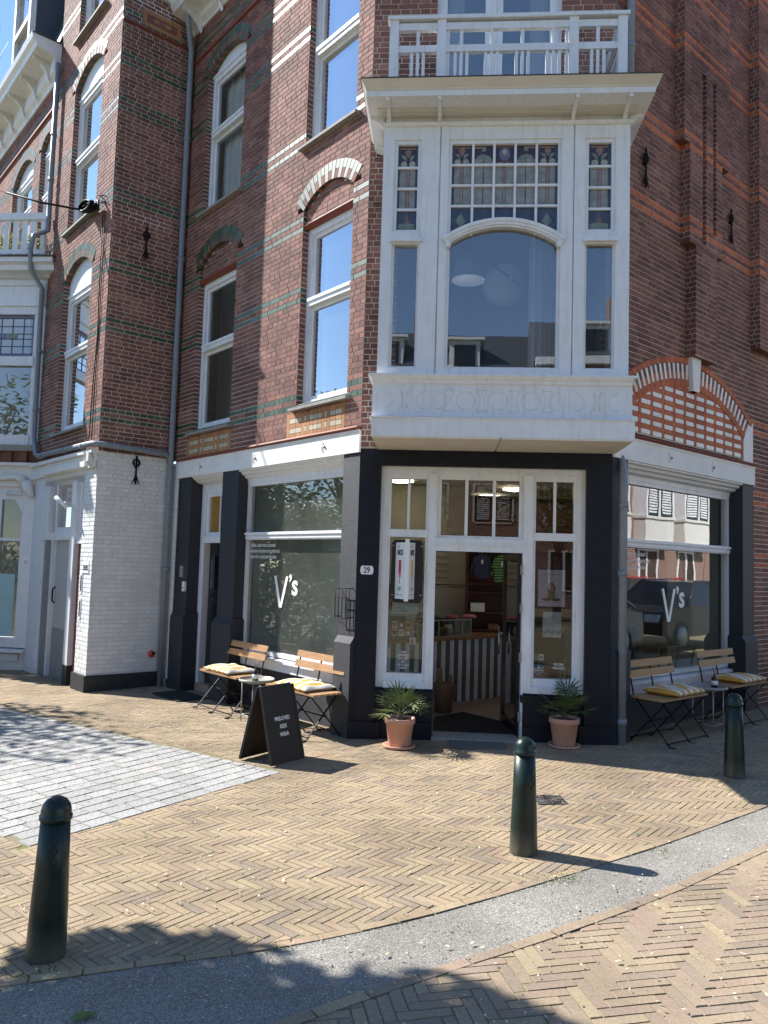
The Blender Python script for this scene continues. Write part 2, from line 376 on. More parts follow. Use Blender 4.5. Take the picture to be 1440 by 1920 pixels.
def GT(x, y, rz=0, dz=0): return T(x, y, gz(x)+dz, rz)

# ------------------------------------------------------------ ground
def gz(x, y=0): return .022*(max(-9, min(9, x))-.7)
def sheet(name, poly, dz, mat, **kw):
    mb = MB(); mb.add([(x, y, gz(x)+dz) for x, y in poly], [tuple(range(len(poly)))], mat); return mb.build(name, **kw)
mb = MB(); xs = [-260, -9, 9, 260]; ys = [-260, 300]
mb.add([(x, y, gz(x)-.05) for y in ys for x in xs], [(i, i+1, i+5, i+4) for i in range(3)], 'joint_sand')
mb.build('ground', kind='structure')
U = [(-9, .75), (-3.2, 2.72), (-1.8, 3.224), (-1.2, 3.462), (-.804, 3.608), (-.435, 3.796), (-.031, 4.044), (.427, 4.378), (.896, 4.744), (1.492, 5.226), (2.484, 6.108), (9, 12.4)]
Lw = [(-9, -2.6), (-1.2, 2.62), (-.52, 3.146), (-.243, 3.366), (.146, 3.647), (.484, 3.882), (.939, 4.234), (1.331, 4.557), (2.159, 5.311), (9, 12.05-.7)]
def resample(P, step=.25):
    out = []
    for (a, b), (c, d) in zip(P, P[1:]):
        n = max(1, int(math.hypot(c-a, d-b)/step))
        out += [(a+(c-a)*i/n, b+(d-b)*i/n) for i in range(n)]
    return out+[P[-1]]
def yat(P, x):
    for (a, b), (c, d) in zip(P, P[1:]):
        if a <= x <= c: return b+(d-b)*(x-a)/(c-a), (d-b)/(c-a)
    return (P[0][1], .3) if x < P[0][0] else (P[-1][1], .9)
def clip(poly, nx, ny, c):     # keep nx*x+ny*y <= c
    out = []
    for i, p in enumerate(poly):
        r = poly[(i+1) % len(poly)]; dp = nx*p[0]+ny*p[1]-c; dr = nx*r[0]+ny*r[1]-c
        if dp <= 0: out.append(p)
        if (dp < 0 < dr) or (dr < 0 < dp):
            t = dp/(dp-dr); out.append((p[0]+(r[0]-p[0])*t, p[1]+(r[1]-p[1])*t))
    return out
def area(p): return abs(sum(p[i][0]*p[(i+1) % len(p)][1]-p[(i+1) % len(p)][0]*p[i][1] for i in range(len(p))))/2
def paver(mb, poly, z, rnd, mat, inset=.0014, drop=.004, off=(0, 0)):
    n = len(poly); cx = sum(p[0] for p in poly)/n; cy = sum(p[1] for p in poly)/n
    tx, ty = .022+rng.gauss(0, .006), rng.gauss(0, .006)
    top = []
    for x, y in poly:
        d = math.hypot(x-cx, y-cy) or 1; k = 1-inset/d*1.3
        X, Y = cx+(x-cx)*k, cy+(y-cy)*k; top.append((X-off[0], Y-off[1], z+(x-cx)*tx+(y-cy)*ty))
    bot = [(x-off[0], y-off[1], z-drop+(x-cx)*.022) for x, y in poly]
    fs = [tuple(range(n))]+[(i, i+n, (i+1) % n+n, (i+1) % n) for i in range(n)]
    if sum(poly[i][0]*poly[(i+1) % n][1]-poly[(i+1) % n][0]*poly[i][1] for i in range(n)) < 0: fs = [f[::-1] for f in fs]
    mb.add(top+bot, fs, mat, rnd)
def inside_frame(x, y):
    return y > 1.2 and -.72*y-1.0 < x < .5*y+1.0
def herring(theta, Wd, joint, keep):
    n = 4; c, s = math.cos(R(theta)), math.sin(R(theta)); out = []
    for m in range(-34, 35):
        for k in range(-190, 200):
            ox, oy = (k+2*n*m)*Wd, k*Wd
            for (x0, y0, x1, y1) in ((ox, oy, ox+n*Wd, oy+Wd), (ox, oy+Wd, ox+Wd, oy+Wd+n*Wd)):
                cx, cy = (x0+x1)/2, (y0+y1)/2; wx, wy = cx*c-cy*s, cx*s+cy*c+4
                if not inside_frame(wx, wy): continue
                j = joint/2; P = [(a*c-b*s, a*s+b*c+4) for a, b in ((x0+j, y0+j), (x1-j, y0+j), (x1-j, y1-j), (x0+j, y1-j))]
                P = keep(P, wx, wy)
                if P and len(P) >= 3 and area(P) > .0009: out.append(P)
    return out
def lay(parent, polys, name, field, mat, dz, nind=300, inset=.0014, drop=.004):
    cen = lambda p: (sum(v[0] for v in p)/len(p), sum(v[1] for v in p)/len(p))
    vis = lambda c: c[1] > 2.0 and -.62*c[1]-.05 < c[0] < .44*c[1]
    key = lambda p: (0 if vis(cen(p)) else 1, math.hypot(*cen(p)))
    polys.sort(key=key); mb = MB()
    for i, p in enumerate(polys):
        c = cen(p); rnd = min(1, max(0, rng.random()*.8+.2*(math.sin(c[0]*2.1)*math.cos(c[1]*1.7)+1)/2)); z = rng.gauss(0, .0009)+dz
        if i < nind:
            b = MB(); paver(b, p, z, rnd, mat, inset, drop, c); b.build(name, parent, T(c[0], c[1], gz(c[0])))
        else: paver(mb, p, z+gz(c[0]), rnd, mat, inset, drop)
    if mb.v: mb.build(field, parent, Matrix.Identity(4), kind='stuff')
uu = resample(U, .4); ll = resample(Lw, .4)
pave_poly = uu+[(9, 16), (-9, 16)]
pavement = sheet('pavement', pave_poly, -.003, 'joint_sand', kind='structure')
strip = MB(); 
for a, b in ((ll, uu),):
    n = 60; X = [-9+18*i/n for i in range(n+1)]
    strip.add([(x, yat(Lw, x)[0]-.01, gz(x)-.003) for x in X]+[(x, yat(U, x)[0], gz(x)-.003) for x in X], [(i, i+1, i+n+2, i+n+1) for i in range(n)], 'asphalt_chips')
strip.build('asphalt_strip', kind='structure')
road = sheet('road', ll[::-1]+[(-9, -9), (9, -9)], -.0058, 'joint_sand', kind='structure')
# the rectangle of granite setts
TIP = Vector((-1.33, 6.66)); sa = R(57.5); du = Vector((math.cos(sa), math.sin(sa))); dv = Vector((-math.sin(sa), math.cos(sa)))
SET_L = 2.25    # length of the short side, metres
def keep_pave(P, x, y):
    ye, sl = yat(U, x); ye += .058*math.hypot(1, sl)
    nx, ny = sl, -1.0                          # keep y >= edge
    P = clip(P, nx, ny, sl*x-ye)
    if not P: return None
    a = (Vector((x, y))-TIP).dot(du); b = (Vector((x, y))-TIP).dot(dv)
    if a < .06 and b > -.06 and a > -SET_L-.06:
        if a < 0 and b > 0 and a > -SET_L: return None if min(-a, b, a+SET_L) > .11 else _edge(P, a, b)
        return _edge(P, a, b)
    if y > 8.02-abs(x-.42)*0 and -.85 < x < 1.7 and y > 8.2: return None
    return P
def _edge(P, a, b):
    da, db, dc = a, -b, -SET_L-a             # signed distances outside each edge
    m = max(da, db, dc)
    if m == da: return clip(P, -du.x, -du.y, -du.dot(TIP)-.055)
    if m == db: return clip(P, dv.x, dv.y, dv.dot(TIP)-.004)
    return clip(P, du.x, du.y, du.dot(TIP)-SET_L-.004)
lay(pavement, herring(-36, .049, .006, keep_pave), 'paving_brick', 'paving_brick_field', 'pave_brick', 0)
def edge_course(P, off, wd, L, mat, parent, dz):
    rs = resample(P, .05); acc = []; d = 0; start = None; polys = []
    i = 0
    while i < len(rs)-1:
        j = i; d = 0
        while j < len(rs)-1 and d < L: d += math.hypot(rs[j+1][0]-rs[j][0], rs[j+1][1]-rs[j][1]); j += 1
        a, b = Vector(rs[i]), Vector(rs[j]); t = (b-a).normalized(); nn = Vector((-t.y, t.x))
        if inside_frame(*((a+b)/2)):
            g = t*.004; o0, o1 = nn*off, nn*(off+wd)
            polys.append([tuple(a+g+o0), tuple(b-g+o0), tuple(b-g+o1), tuple(a+g+o1)])
        i = j
    lay(parent, polys, 'edge_brick', 'edge_brick_field', mat, dz)
edge_course(U, .0, .052, .205, 'pave_brick', pavement, .003)
def keep_road(P, x, y):
    ye, sl = yat(Lw, x); ye -= .066*math.hypot(1, sl)
    return clip(P, -sl, 1.0, ye-sl*x)
lay(road, herring(15, .0575, .006, keep_road), 'road_brick', 'road_brick_field', 'road_brick', -.002, inset=.002, drop=.005)
edge_course(Lw, -.065, .062, .22, 'road_brick', road, .002)
setts = sheet('sett_paving', [tuple(TIP+du*a+dv*b) for a, b in ((0, 0), (0, 7.4), (-SET_L, 7.4), (-SET_L, 0))], -.0025, 'joint_sand', kind='structure')
polys = []
SW = SET_L/15
for i in range(26*3):
    b0 = i*.145; 
    if b0 > 7.2: break
    off = rng.uniform(0, .1) if i % 2 else .11
    a = 0.0+off-.22
    while a < SET_L:
        L = rng.choice((.205, .215, .225)); a0, a1 = max(a, 0), min(a+L, SET_L)
        if a1-a0 > .05:
            j = .006; P = [tuple(TIP-du*x+dv*y) for x, y in ((a0+j, b0+j), (a1-j, b0+j), (a1-j, b0+.145-j), (a0+j, b0+.145-j))]
            if inside_frame(*P[0]): polys.append(P)
        a += L
lay(setts, polys, 'paving_stone', 'paving_stone_field', 'granite', .003, 300, .003, .006)
# ------------------------------------------------------------ brick wall generator
CH = .0625
def brick_wall(parent, W, x0, x1, z0, z1, opens=(), band=None, base='brick_red', mortar='mortar', nind=300, name='brick', wall='wall', jit=.003, phase=0, deep_ends=False, region=None):
    """mortar mesh = the wall part; every brick a box of its own in front of it"""
    wm = MB(); bricks = []
    k0, k1 = int(math.floor(z0/CH+1e-6)), int(math.ceil(z1/CH-1e-6))
    for k in range(k0, k1):
        za, zb = max(k*CH, z0), min((k+1)*CH, z1); zc = (za+zb)/2
        iv = []
        for o in opens:
            if o['z0'] <= zc <= o['z1']: iv.append((o['x0'], o['x1']))
            elif 'arch' in o and zc > o['z1']:
                cx, cz, Rm = o['arch']; d = Rm*Rm-(zc-cz)**2
                if d > 0 and zc < cz+Rm:
                    h = min(math.sqrt(d), (o['x1']-o['x0'])/2+.16); iv.append((cx-h, cx+h))
        iv.sort(); segs = []; a = x0; ea = deep_ends
        for s, e in iv:
            if s > a: segs.append((a, s, ea, True))
            a = max(a, e); ea = True
        if a < x1: segs.append((a, x1, ea, deep_ends))
        kind = (band(k) if band else None) or base
        for s, e, da, db in segs:
            if e-s < .004: continue
            wm.add([(s, .005, za), (e, .005, za), (e, .005, zb), (s, .005, zb)], [(0, 1, 2, 3)], mortar)
            if da: wm.add([(s+.002, .005, za), (s+.002, .11, za), (s+.002, .11, zb), (s+.002, .005, zb)], [(0, 3, 2, 1)], mortar)
            if db: wm.add([(e-.002, .005, za), (e-.002, .11, za), (e-.002, .11, zb), (e-.002, .005, zb)], [(0, 1, 2, 3)], mortar)
            pitch = .22 if (k % 2 == 0) else .11
            ph = (.055 if k % 4 == 0 else 0)+(.0 if k % 2 == 0 else .0275)+phase
            j0 = math.floor((s-ph)/pitch); x = j0*pitch+ph; nb0 = len(bricks)
            while x < e:
                a0, a1 = max(x+.005, s), min(x+pitch-.005, e)
                if s > x-.03 and s > x: a0 = s
                if a1-a0 > .012:
                    dd = .105 if ((da and a0-s < .03) or (db and e-a1 < .03)) else .014
                    bricks.append((a0, a1, za+.0055, zb-.0055, kind, dd))
                x += pitch
            if len(bricks) > nb0:
                f0 = bricks[nb0]; f1 = bricks[-1]
                if da: bricks[nb0] = (s-.001, f0[1], *f0[2:5], .105)
                f1 = bricks[-1]
                if db: bricks[-1] = (f1[0], e+.001, *f1[2:5], .105)
    ob = wm.build(wall, parent, W)
    Wi = W.inverted(); campos = Wi @ Vector((0, 0, H_CAM))
    bricks.sort(key=lambda b: (Vector(((b[0]+b[1])/2, 0, (b[2]+b[3])/2))-campos).length)
    mb = MB()
    for i, (a, b, c, d, kind, dd) in enumerate(bricks):
        y = -rng.uniform(.0, jit); rnd = rng.random()
        if i < nind:
            t = MB(); cx, cz = (a+b)/2, (c+d)/2
            t.box(a-cx, b-cx, y, dd, c-cz, d-cz, kind, rnd, 'k'); t.build(name, ob, W @ T(cx, 0, cz))
        else: mb.box(a, b, y, dd, c, d, kind, rnd, 'k')
    if mb.v: mb.build(name+'_field', ob, W, kind='stuff')
    return ob
def arch_open(x0, x1, z0, spring, rise, ring=.21):
    h = (x1-x0)/2; Rr = (h*h+rise*rise)/(2*rise); cx = (x0+x1)/2; cz = spring+rise-Rr
    return dict(x0=x0, x1=x1, z0=z0, z1=spring, arch=(cx, cz, Rr+ring*.55), R=Rr, ring=ring, cx=cx, cz=cz, h=h)
def arch_ring(parent, W, o, name='voussoir', n=None):
    Rr, ring = o['R'], o['ring']; a = math.asin(o['h']/Rr); n = n or max(9, int(2*a*(Rr+ring/2)/.068))
    for i in range(n):
        t0, t1 = -a+2*a*i/n, -a+2*a*(i+1)/n; g = .004/(Rr+ring/2); t0 += g; t1 -= g
        def P(r, t): return (o['cx']+r*math.sin(t), o['cz']+r*math.cos(t))
        mb = MB(); y = -.006-rng.uniform(0, .002)
        segs = [(Rr, Rr+ring, 'brick_green')] if i % 2 == 0 else [(Rr, Rr+ring*.5, 'brick_red'), (Rr+ring*.52, Rr+ring, 'brick_green')]
        for r0, r1, m in segs:
            mb.prism([P(r0, t0), P(r0, t1), P(r1, t1), P(r1, t0)], y, .11, m, rng.random(), 'f')
        mb.build(name, parent, W)
def arc_pts(o, r, a, n=14): return [(o['cx']+r*math.sin(-a+2*a*i/n), o['cz']+r*math.cos(-a+2*a*i/n)) for i in range(n+1)]
def window(parent, W, x0, x1, z0, z1, transom=None, depth=.10, infill=None, arch=None, sill=True, curtain=None, glassm='window_glass', sash=True, blind=0, fw=.075):
    """white painted timber window set into the wall: frame = the part"""
    f = MB(); y0, y1 = depth-.015, depth+.07
    f.box(x0, x0+fw, y0, y1, z0, z1); f.box(x1-fw, x1, y0, y1, z0, z1)
    f.box(x0+fw, x1-fw, y0, y1, z1-fw, z1); f.box(x0+fw, x1-fw, y0, y1, z0, z0+fw)
    cells = [(z0+fw, z1-fw)]
    if transom:
        f.box(x0+fw, x1-fw, y0-.03, y1, transom-.045, transom+.045); f.box(x0+fw, x1-fw, y0-.045, y0-.03, transom+.01, transom+.05)
        cells = [(z0+fw, transom-.045), (transom+.045, z1-fw)]
    o = f.build('window', parent, W, 'white_paint')
    for i, (a, b) in enumerate(cells):
        s = MB(); w = .045; yy = depth+.02
        for bx in ((x0+fw, x0+fw+w, a, b), (x1-fw-w, x1-fw, a, b), (x0+fw+w, x1-fw-w, a, a+w*1.2), (x0+fw+w, x1-fw-w, b-w, b)): s.box(bx[0], bx[1], yy, yy+.04, bx[2], bx[3])
        s.build('sash', o, W)
        p = MB(); tl = rng.uniform(-.004, .004); p.add([(x0+fw+w, yy+.02+tl, a+w), (x1-fw-w, yy+.02-tl, a+w), (x1-fw-w, yy+.02-tl, b-w), (x0+fw+w, yy+.02+tl, b-w)], [(0, 1, 2, 3)], glassm); p.build('pane', o, W)
    if sill:
        s = MB(); s.prof([(depth, z0-.055), (depth, z0+.004), (-.075, z0-.022), (-.075, z0-.055)], x0-.07, x1+.07, 'sill_stone'); s.build('sill', o, W)
    if infill and arch:
        a = math.asin(arch['h']/arch['R']); top = arc_pts(arch, arch['R'], a)
        if infill == 'white':
            m = MB(); m.prism([(x0, z1), (x1, z1)]+[(x, z) for x, z in top[::-1]], depth-.01, depth+.03, 'white_paint')
            m.box(x0, x1, depth-.035, depth-.01, z1-.005, z1+.035, 'white_paint'); m.build('arch_board', o, W)
        else:
            m = MB(); m.prism([(x0, z1+.06), (x1, z1+.06)]+[(x, z) for x, z in top[::-1]], .052, .09, 'mortar'); 
            k = int(z1/CH)+1
            while k*CH < arch['cz']+arch['R']:
                zc = (k+.5)*CH; h = arch['h'] if zc < arch['z1'] else math.sqrt(max(0, arch['R']**2-(zc-arch['cz'])**2))
                x = arch['cx']-h+.01
                while x < arch['cx']+h-.02 and zc > z1+.08:
                    L = min(.105 if k % 2 else .21, arch['cx']+h-x); m.box(x, x+L-.009, .046, .06, k*CH+.0045, (k+1)*CH-.0045, 'brick_red', rng.random()); x += L
                k += 1
            m.build('brick_infill', o, W)
            m = MB(); m.prof([(.09, z1), (.09, z1+.06), (.03, z1+.06), (-.0, z1+.03), (.03, z1)], x0, x1, 'red_brown'); m.build('moulding', o, W)
    if curtain:
        n = 40; mb = MB(); vs = []; cw = curtain.get('x', (x0+.08, x1-.08)); zt, zb = z1-.05, z0+.05
        for i in range(n+1):
            x = cw[0]+(cw[1]-cw[0])*i/n; y = depth+.17+.022*math.sin(i*1.35)+.008*math.sin(i*.6)
            vs += [(x, y, zb), (x, y, zt)]
        mb.add(vs, [(2*i, 2*i+2, 2*i+3, 2*i+1) for i in range(n)], curtain['m'], .5, True); mb.build('curtain', o, W)
    return o

# ------------------------------------------------------------ corner building
bld = empty('corner_building', T(.42, 8.05, 0), 'brick corner building with white bay window above a dark blue shopfront', 'building')
def bands(pairs, m):
    ks = set()
    for z in pairs: k = int(z/CH); ks |= {k, k+2}
    return lambda k: m if k in ks else None
zA = [3.61, 4.93, 5.80, 6.84, 8.24, 8.90, 9.6]; bandA = bands(zA, 'brick_green'); bandW = bands([z+.1 for z in zA]+[10.9], 'brick_green')
bandC = bands([1.89, 2.71, 3.68, 5.76, 6.78, 7.98, 8.66, 9.5], 'brick_orange'); bandCtop = bands([4.76], 'brick_orange')
# left facade of the corner building
oW2 = arch_open(-1.25, -.27, 3.60, 6.0, .2); oW4 = arch_open(-3.92, -2.83, 3.60, 6.03, .22)
oW1 = arch_open(-1.26, -.27, 6.82, 9.0, .2); oW3 = arch_open(-3.93, -2.83, 6.86, 8.98, .22)
# tan panels under the two lower windows are bedded into the wall
oP = [dict(x0=-1.43, x1=-.29, z0=3.225, z1=3.53), dict(x0=-4.06, x1=-2.79, z0=3.225, z1=3.53)]
wallA = brick_wall(bld, WA, -4.52, 0, 3.215, 10.1, [oW1, oW2, oW3, oW4]+oP, bandA, wall='facade_wall', deep_ends=False)
for o in (oW1, oW2, oW3, oW4): arch_ring(wallA, WA, o)
window(bld, WA, -1.25, -.27, 3.60, 5.78, 4.86, infill='brick', arch=oW2, curtain=dict(m='curtain_white', x=(-1.2, -1.05)))
window(bld, WA, -3.92, -2.83, 3.60, 5.80, 4.82, infill='brick', arch=oW4, glassm='window_glass_clear')
pt = MB(); pt.box(-4.4, -2.6, .62, .68, 3.2, 6.15, 'ceiling_white'); pt.build('partition', bld, WA)  # pale panel added close behind the glass to brighten the dark room
pf_ = MB(); pf_.box(-3.62, -3.15, .585, .61, 4.0, 4.72, 'wood_top'); pf_.box(-3.57, -3.2, .58, .585, 4.05, 4.67, 'plaster_grey'); pf_.build('picture_frame', None, WA, label='brown framed picture on the wall behind the shaded first floor window', cat='picture')
window(bld, WA, -1.26, -.27, 6.82, 9.0, 8.0, infill='white', arch=oW1, curtain=dict(m='curtain_white', x=(-.62, -.33)))
window(bld, WA, -3.93, -2.83, 6.86, 8.98, 8.06, infill='white', arch=oW3, curtain=dict(m='curtain_grey'), glassm='window_glass_clear')
for x0, x1 in ((-1.43, -.29), (-4.06, -2.79)):
    p = MB(); p.box(x0, x1, .01, .1, 3.225, 3.53, 'mortar_dark'); pn = p.build('brick_panel', bld, WA)
    t = MB(); L = (x1-x0); 
    for cx0, cx1 in ((0, .05), (.27, .32), (.36, .41), (.62, .67), (.71, .76), (.95, 1)):
        t.box(x0+cx0*L, x0+cx1*L-.005, -.002, .02, 3.23, 3.527, 'brick_tan', rng.random(), 'k')
    for (a, b, n) in ((.05, .27, 2), (.41, .62, 3), (.76, .95, 2)):
        for r, (za, zb, m) in enumerate(((3.23, 3.285, 'brick_tan'), (3.29, 3.345, 'brick_cream'), (3.35, 3.405, 'brick_tan'), (3.41, 3.465, 'brick_cream'), (3.47, 3.527, 'brick_tan'))):
            for i in range(n):
                w_ = (b-a)*L/n; t.box(x0+a*L+i*w_+.003, x0+a*L+(i+1)*w_-.004, -.003, .02, za, zb, m, rng.random(), 'k')
    for a, b in ((.32, .36), (.67, .71)):
        for za, zb in ((3.23, 3.28), (3.285, 3.35), (3.355, 3.4), (3.405, 3.47), (3.475, 3.527)):
            t.box(x0+a*L, x0+b*L-.004, -.003, .02, za, zb, 'brick_cream' if zb-za > .06 else 'brick_tan', rng.random(), 'k')
    t.build('panel_brick', pn, WA)
# chamfered corner face behind the bay
oB = [dict(x0=-.55, x1=1.58, z0=3.6, z1=6.1), dict(x0=-.2, x1=1.16, z0=6.4, z1=9.2)]
wallB = brick_wall(bld, WB, -.885, 1.73, 2.985, 10.1, oB, None, nind=160, wall='corner_wall', phase=.03)
# green and orange tones of the two streets meet on the chamfer edge, built as its own courses
# right facade
tc = 1.63; CZ, RI = 1.665, 2.285
oT = dict(x0=.16, x1=3.1, z0=3.2, z1=3.56, arch=(tc, CZ, RI+.2)); oShop = dict(x0=-.1, x1=3.27, z0=-.3, z1=3.2)
oTall = dict(x0=3.02, x1=3.235, z0=3.2, z1=3.76)
def mkC(k): return bandC(k)
wallC = brick_wall(bld, WC, .0, 4.7, -.2, 10.1, [oT, oShop, oTall], bandC, wall='side_street_wall', mortar='mortar')
def pier(x0, x1, z0, z1, slots=(), nm='chimney_pier', side=True, out=.12):
    Wp = WC @ T(0, -out); op = [dict(x0=a, x1=b, z0=c, z1=d) for a, b, c, d in slots]
    o = brick_wall(bld, Wp, x0, x1, z0, z1, op, bandC, wall=nm, nind=40, phase=.04)
    Ws = WC @ T(x0, 0, 0, -90)
    brick_wall(bld, Ws, 0, out, z0, z1, (), bandC, wall='pier_side', nind=0, phase=.02, name='side_brick')
    b = MB(); b.box(x0, x1, -out+.006, -.001, z0-.004, z0+.012, 'brick_reveal', .2); b.build('pier_soffit', o, WC)
pier(1.50, 2.02, 4.30, 5.62, ())
pier(1.36, 2.16, 5.62, 6.82, ((1.66, 1.75, 5.7, 6.83), (1.92, 2.0, 5.9, 6.83)))
pier(1.22, 2.36, 6.82, 10.1, ((1.66, 1.75, 6.8, 7.84), (1.92, 2.0, 6.8, 7.84)))
pier(3.2, 4.7, 4.75, 10.1, ())
# tympanum over the right shop window
tp = MB(); ai = math.asin(1.335/RI)
P = lambda r, t: (tc+r*math.sin(t), CZ+r*math.cos(t))
arc = [P(RI+.02, -ai+2*ai*i/24) for i in range(25)]
tp.prism([(tc-1.4, 3.26), (tc+1.4, 3.26)]+arc[::-1], .012, .06, 'mortar'); tym = tp.build('tympanum', bld, WC)
def inarc(x, z): return math.hypot(x-tc, z-CZ) < RI-.003
x = tc-1.34-.05; ci = 0
PIT, ROW = .243, .1105
while x < tc+1.36:
    z = 3.275
    while z < 3.98:
        for (a, b, c, d, m) in ((x, x+.049, z, z+ROW-.004, 'brick_orange'), (x+.055, x+PIT-.006, z, z+.05, 'brick_glazedwhite'), (x+.055, x+PIT-.006, z+.056, z+.106, 'brick_orange')):
            poly = [(a, c), (b, c), (b, d), (a, d)]
            if all(inarc(*p) for p in poly): pp = poly
            elif any(inarc(*p) for p in poly):
                pp = []
                N = 6
                for i in range(N+1):
                    xx = a+(b-a)*i/N; dz = RI*RI-(xx-tc)**2; zt = min(d, CZ+math.sqrt(max(0, dz)))
                    if zt > c+.002: pp.append((xx, zt))
                pp = [(pp[0][0], c), (pp[-1][0], c)]+pp[::-1] if len(pp) > 1 else None
            else: pp = None
            if pp:
                t = MB(); t.prism(pp, -rng.uniform(0, .003), .02, m, rng.random(), 'f'); t.build('brick', tym, WC)
        z += ROW
    x += PIT
n = 64; ao = math.asin(1.36/RI)
for i in range(n):
    t0, t1 = -ao+2*ao*i/n+.0016, -ao+2*ao*(i+1)/n-.0016; y = -.008-rng.uniform(0, .002); v = MB()
    segs = [(RI, RI+.075, 'brick_orange'), (RI+.08, RI+.26, 'brick_glazedwhite')] if i % 2 else [(RI, RI+.165, 'brick_orange'), (RI+.17, RI+.26, 'brick_red')]
    for r0, r1, m in segs: v.prism([P(r0, t0), P(r0, t1), P(r1, t1), P(r1, t0)], y, .06, m, rng.random(), 'f')
    v.build('voussoir', tym, WC)
for i in range(32):
    t0, t1 = -ao-.01+2*(ao+.01)*i/32+.0016, -ao-.01+2*(ao+.01)*(i+1)/32-.0016; v = MB()
    v.prism([P(RI+.266, t0), P(RI+.266, t1), P(RI+.33, t1), P(RI+.33, t0)], -.016, .06, 'brick_orange', rng.random(), 'f'); v.build('edge_voussoir', tym, WC)
ks = MB()
for a, b, y in ((0, .25, -.05), (.05, .20, -.065)):
    ks.prism([(tc-.075+a*.1, 3.90), (tc+.075-a*.1, 3.90), (tc+.12-a*.1, 4.36), (tc-.12+a*.1, 4.36)], y, .05, 'beam_paint')
ks.prof([(-.075, 4.30), (-.08, 4.36), (0, 4.37), (0, 4.26)], tc-.115, tc+.115, 'beam_paint'); ks.build('keystone', tym, WC)
ib = MB(); ib.prism([(tc+1.33, 3.2), (tc+1.6, 3.2), (tc+1.6, 3.76), (tc+1.53, 3.76), (tc+1.335, 3.52)], -.012, .05, 'beam_paint'); ib.build('impost_block', tym, WC)
# beams over both shopfronts, with a red brick moulding on top
def beam(W, x0, x1, bolts):
    b = MB(); b.box(x0, x1, -.02, .2, 2.945, 3.185, 'beam_paint'); b.box(x0, x1, -.03, .19, 3.165, 3.186, 'beam_paint'); o = b.build('beam', bld, W)
    m = MB(); m.prof([(.05, 3.187), (.05, 3.232), (-.03, 3.232), (-.055, 3.21), (-.03, 3.187)], x0+.02, x1-.02, 'red_brown'); m.build('moulding', o, W)
    for x in bolts:
        m = MB(); m.tube([(x, -.02, 3.06), (x, -.035, 3.06)], .016, 8, 'steel_grey')
        m.tube([(x-.035, -.028, 3.12), (x-.048, -.028, 3.06), (x-.035, -.028, 3.0)], .005, 5, 'lettering_white'); m.build('anchor_bolt', o, W)
beam(WA, -4.28, -.0, (-3.55, -2.1, -.62)); beam(WC, 0, 3.27, (1.14, 2.14))
# piers of the shopfront
def shoppier(W, x0, x1, base=True, side='', ya=0, yb=.26):
    b = MB(); b.box(x0, x1, ya, yb, .95, 2.945, 'roughcast_paint')
    b.prof([(yb, -.3), (yb, 1.0), (ya, 1.0), (ya-.05, .93), (ya-.05, -.3)], x0-(.04 if 'l' in side else 0), x1+(.04 if 'r' in side else 0), 'roughcast_paint')
    return b.build('shop_pier', bld, W)
shoppier(WA, -.283, -.002); shoppier(WA, -2.95, -2.53, side='lr'); shoppier(WA, -4.24, -3.86, side='r')
shoppier(WC, .002, .29); shoppier(WC, 2.96, 3.27, side='l')
def shopfront(W, x0, x1, inset, gm, flip):
    f = MB(); y = inset
    f.prof([(y+.08, 2.78), (y+.08, 2.944), (.0, 2.944), (.0, 2.925), (.035, 2.915), (.05, 2.885), (.085, 2.875), (.1, 2.845), (y-.03, 2.83), (y-.03, 2.78)], x0, x1)
    f.box(x0, x0+.05, y-.02, y+.06, .6, 2.78); f.box(x1-.05, x1, y-.02, y+.06, .6, 2.78)
    f.box(x0+.05, x1-.05, y-.02, y+.06, 2.735, 2.78)
    f.box(x0+.05, x1-.05, y-.05, y+.06, 2.035, 2.13); f.box(x0+.05, x1-.05, y-.075, y-.05, 2.095, 2.125); f.box(x0+.05, x1-.05, y-.062, y-.05, 2.05, 2.075)
    f.box(x0+.05, x1-.05, y-.03, y+.06, .6, .65)
    f.prof([(y+.08, .44), (y+.08, .6), (y-.09, .575), (y-.09, .545), (y-.05, .535), (y-.05, .44)], x0, x1)
    o = f.build('shopfront', bld, W)
    a = MB(); a.box(x0, x1, y-.035, y+.08, -.3, .44, 'roughcast_paint'); a.build('apron', o, W)
    for za, zb in ((.65, 2.035), (2.13, 2.735)):
        p = MB(); p.add([(x0+.05, y+.02, za), (x1-.05, y+.02, za), (x1-.05, y+.02, zb), (x0+.05, y+.02, zb)], [(0, 1, 2, 3)], gm); p.build('pane', o, W)
    t = MB()
    lx = -2.46 if flip else .40
    vx = -1.86 if flip else 1.36
    lettering(t, 'coffee, cake and a curated\nselection of new and preloved\nitems for conscious families', lx, 1.945, y+.012, .072, sx=.86, space=.93, line=1.02)
    t.build('window_text', o, W)
    t = MB(); yy = y+.012
    t.prism([(vx, 1.585), (vx+.125, 1.20), (vx+.19, 1.20), (vx+.315, 1.585), (vx+.265, 1.585), (vx+.158, 1.255), (vx+.05, 1.585)], yy-.001, yy, 'lettering_white')
    lettering(t, '\u2019', vx+.325, 1.385, yy, .32, bold=.007); lettering(t, 's', vx+.39, 1.37, yy, .36, bold=.008); t.build('logo_text', o, W)
    return o
shA = shopfront(WA, -2.53, -.283, .17, 'shop_glass', True); shC = shopfront(WC, .29, 2.96, .2, 'shop_glass_wavy', False)
for W, xx in ((WA, -2.1), ): pass
t = MB(); lettering(t, 'also visit our store', -.93, .68, .18, .055, sx=.9); t.build('window_text', shA, WA)
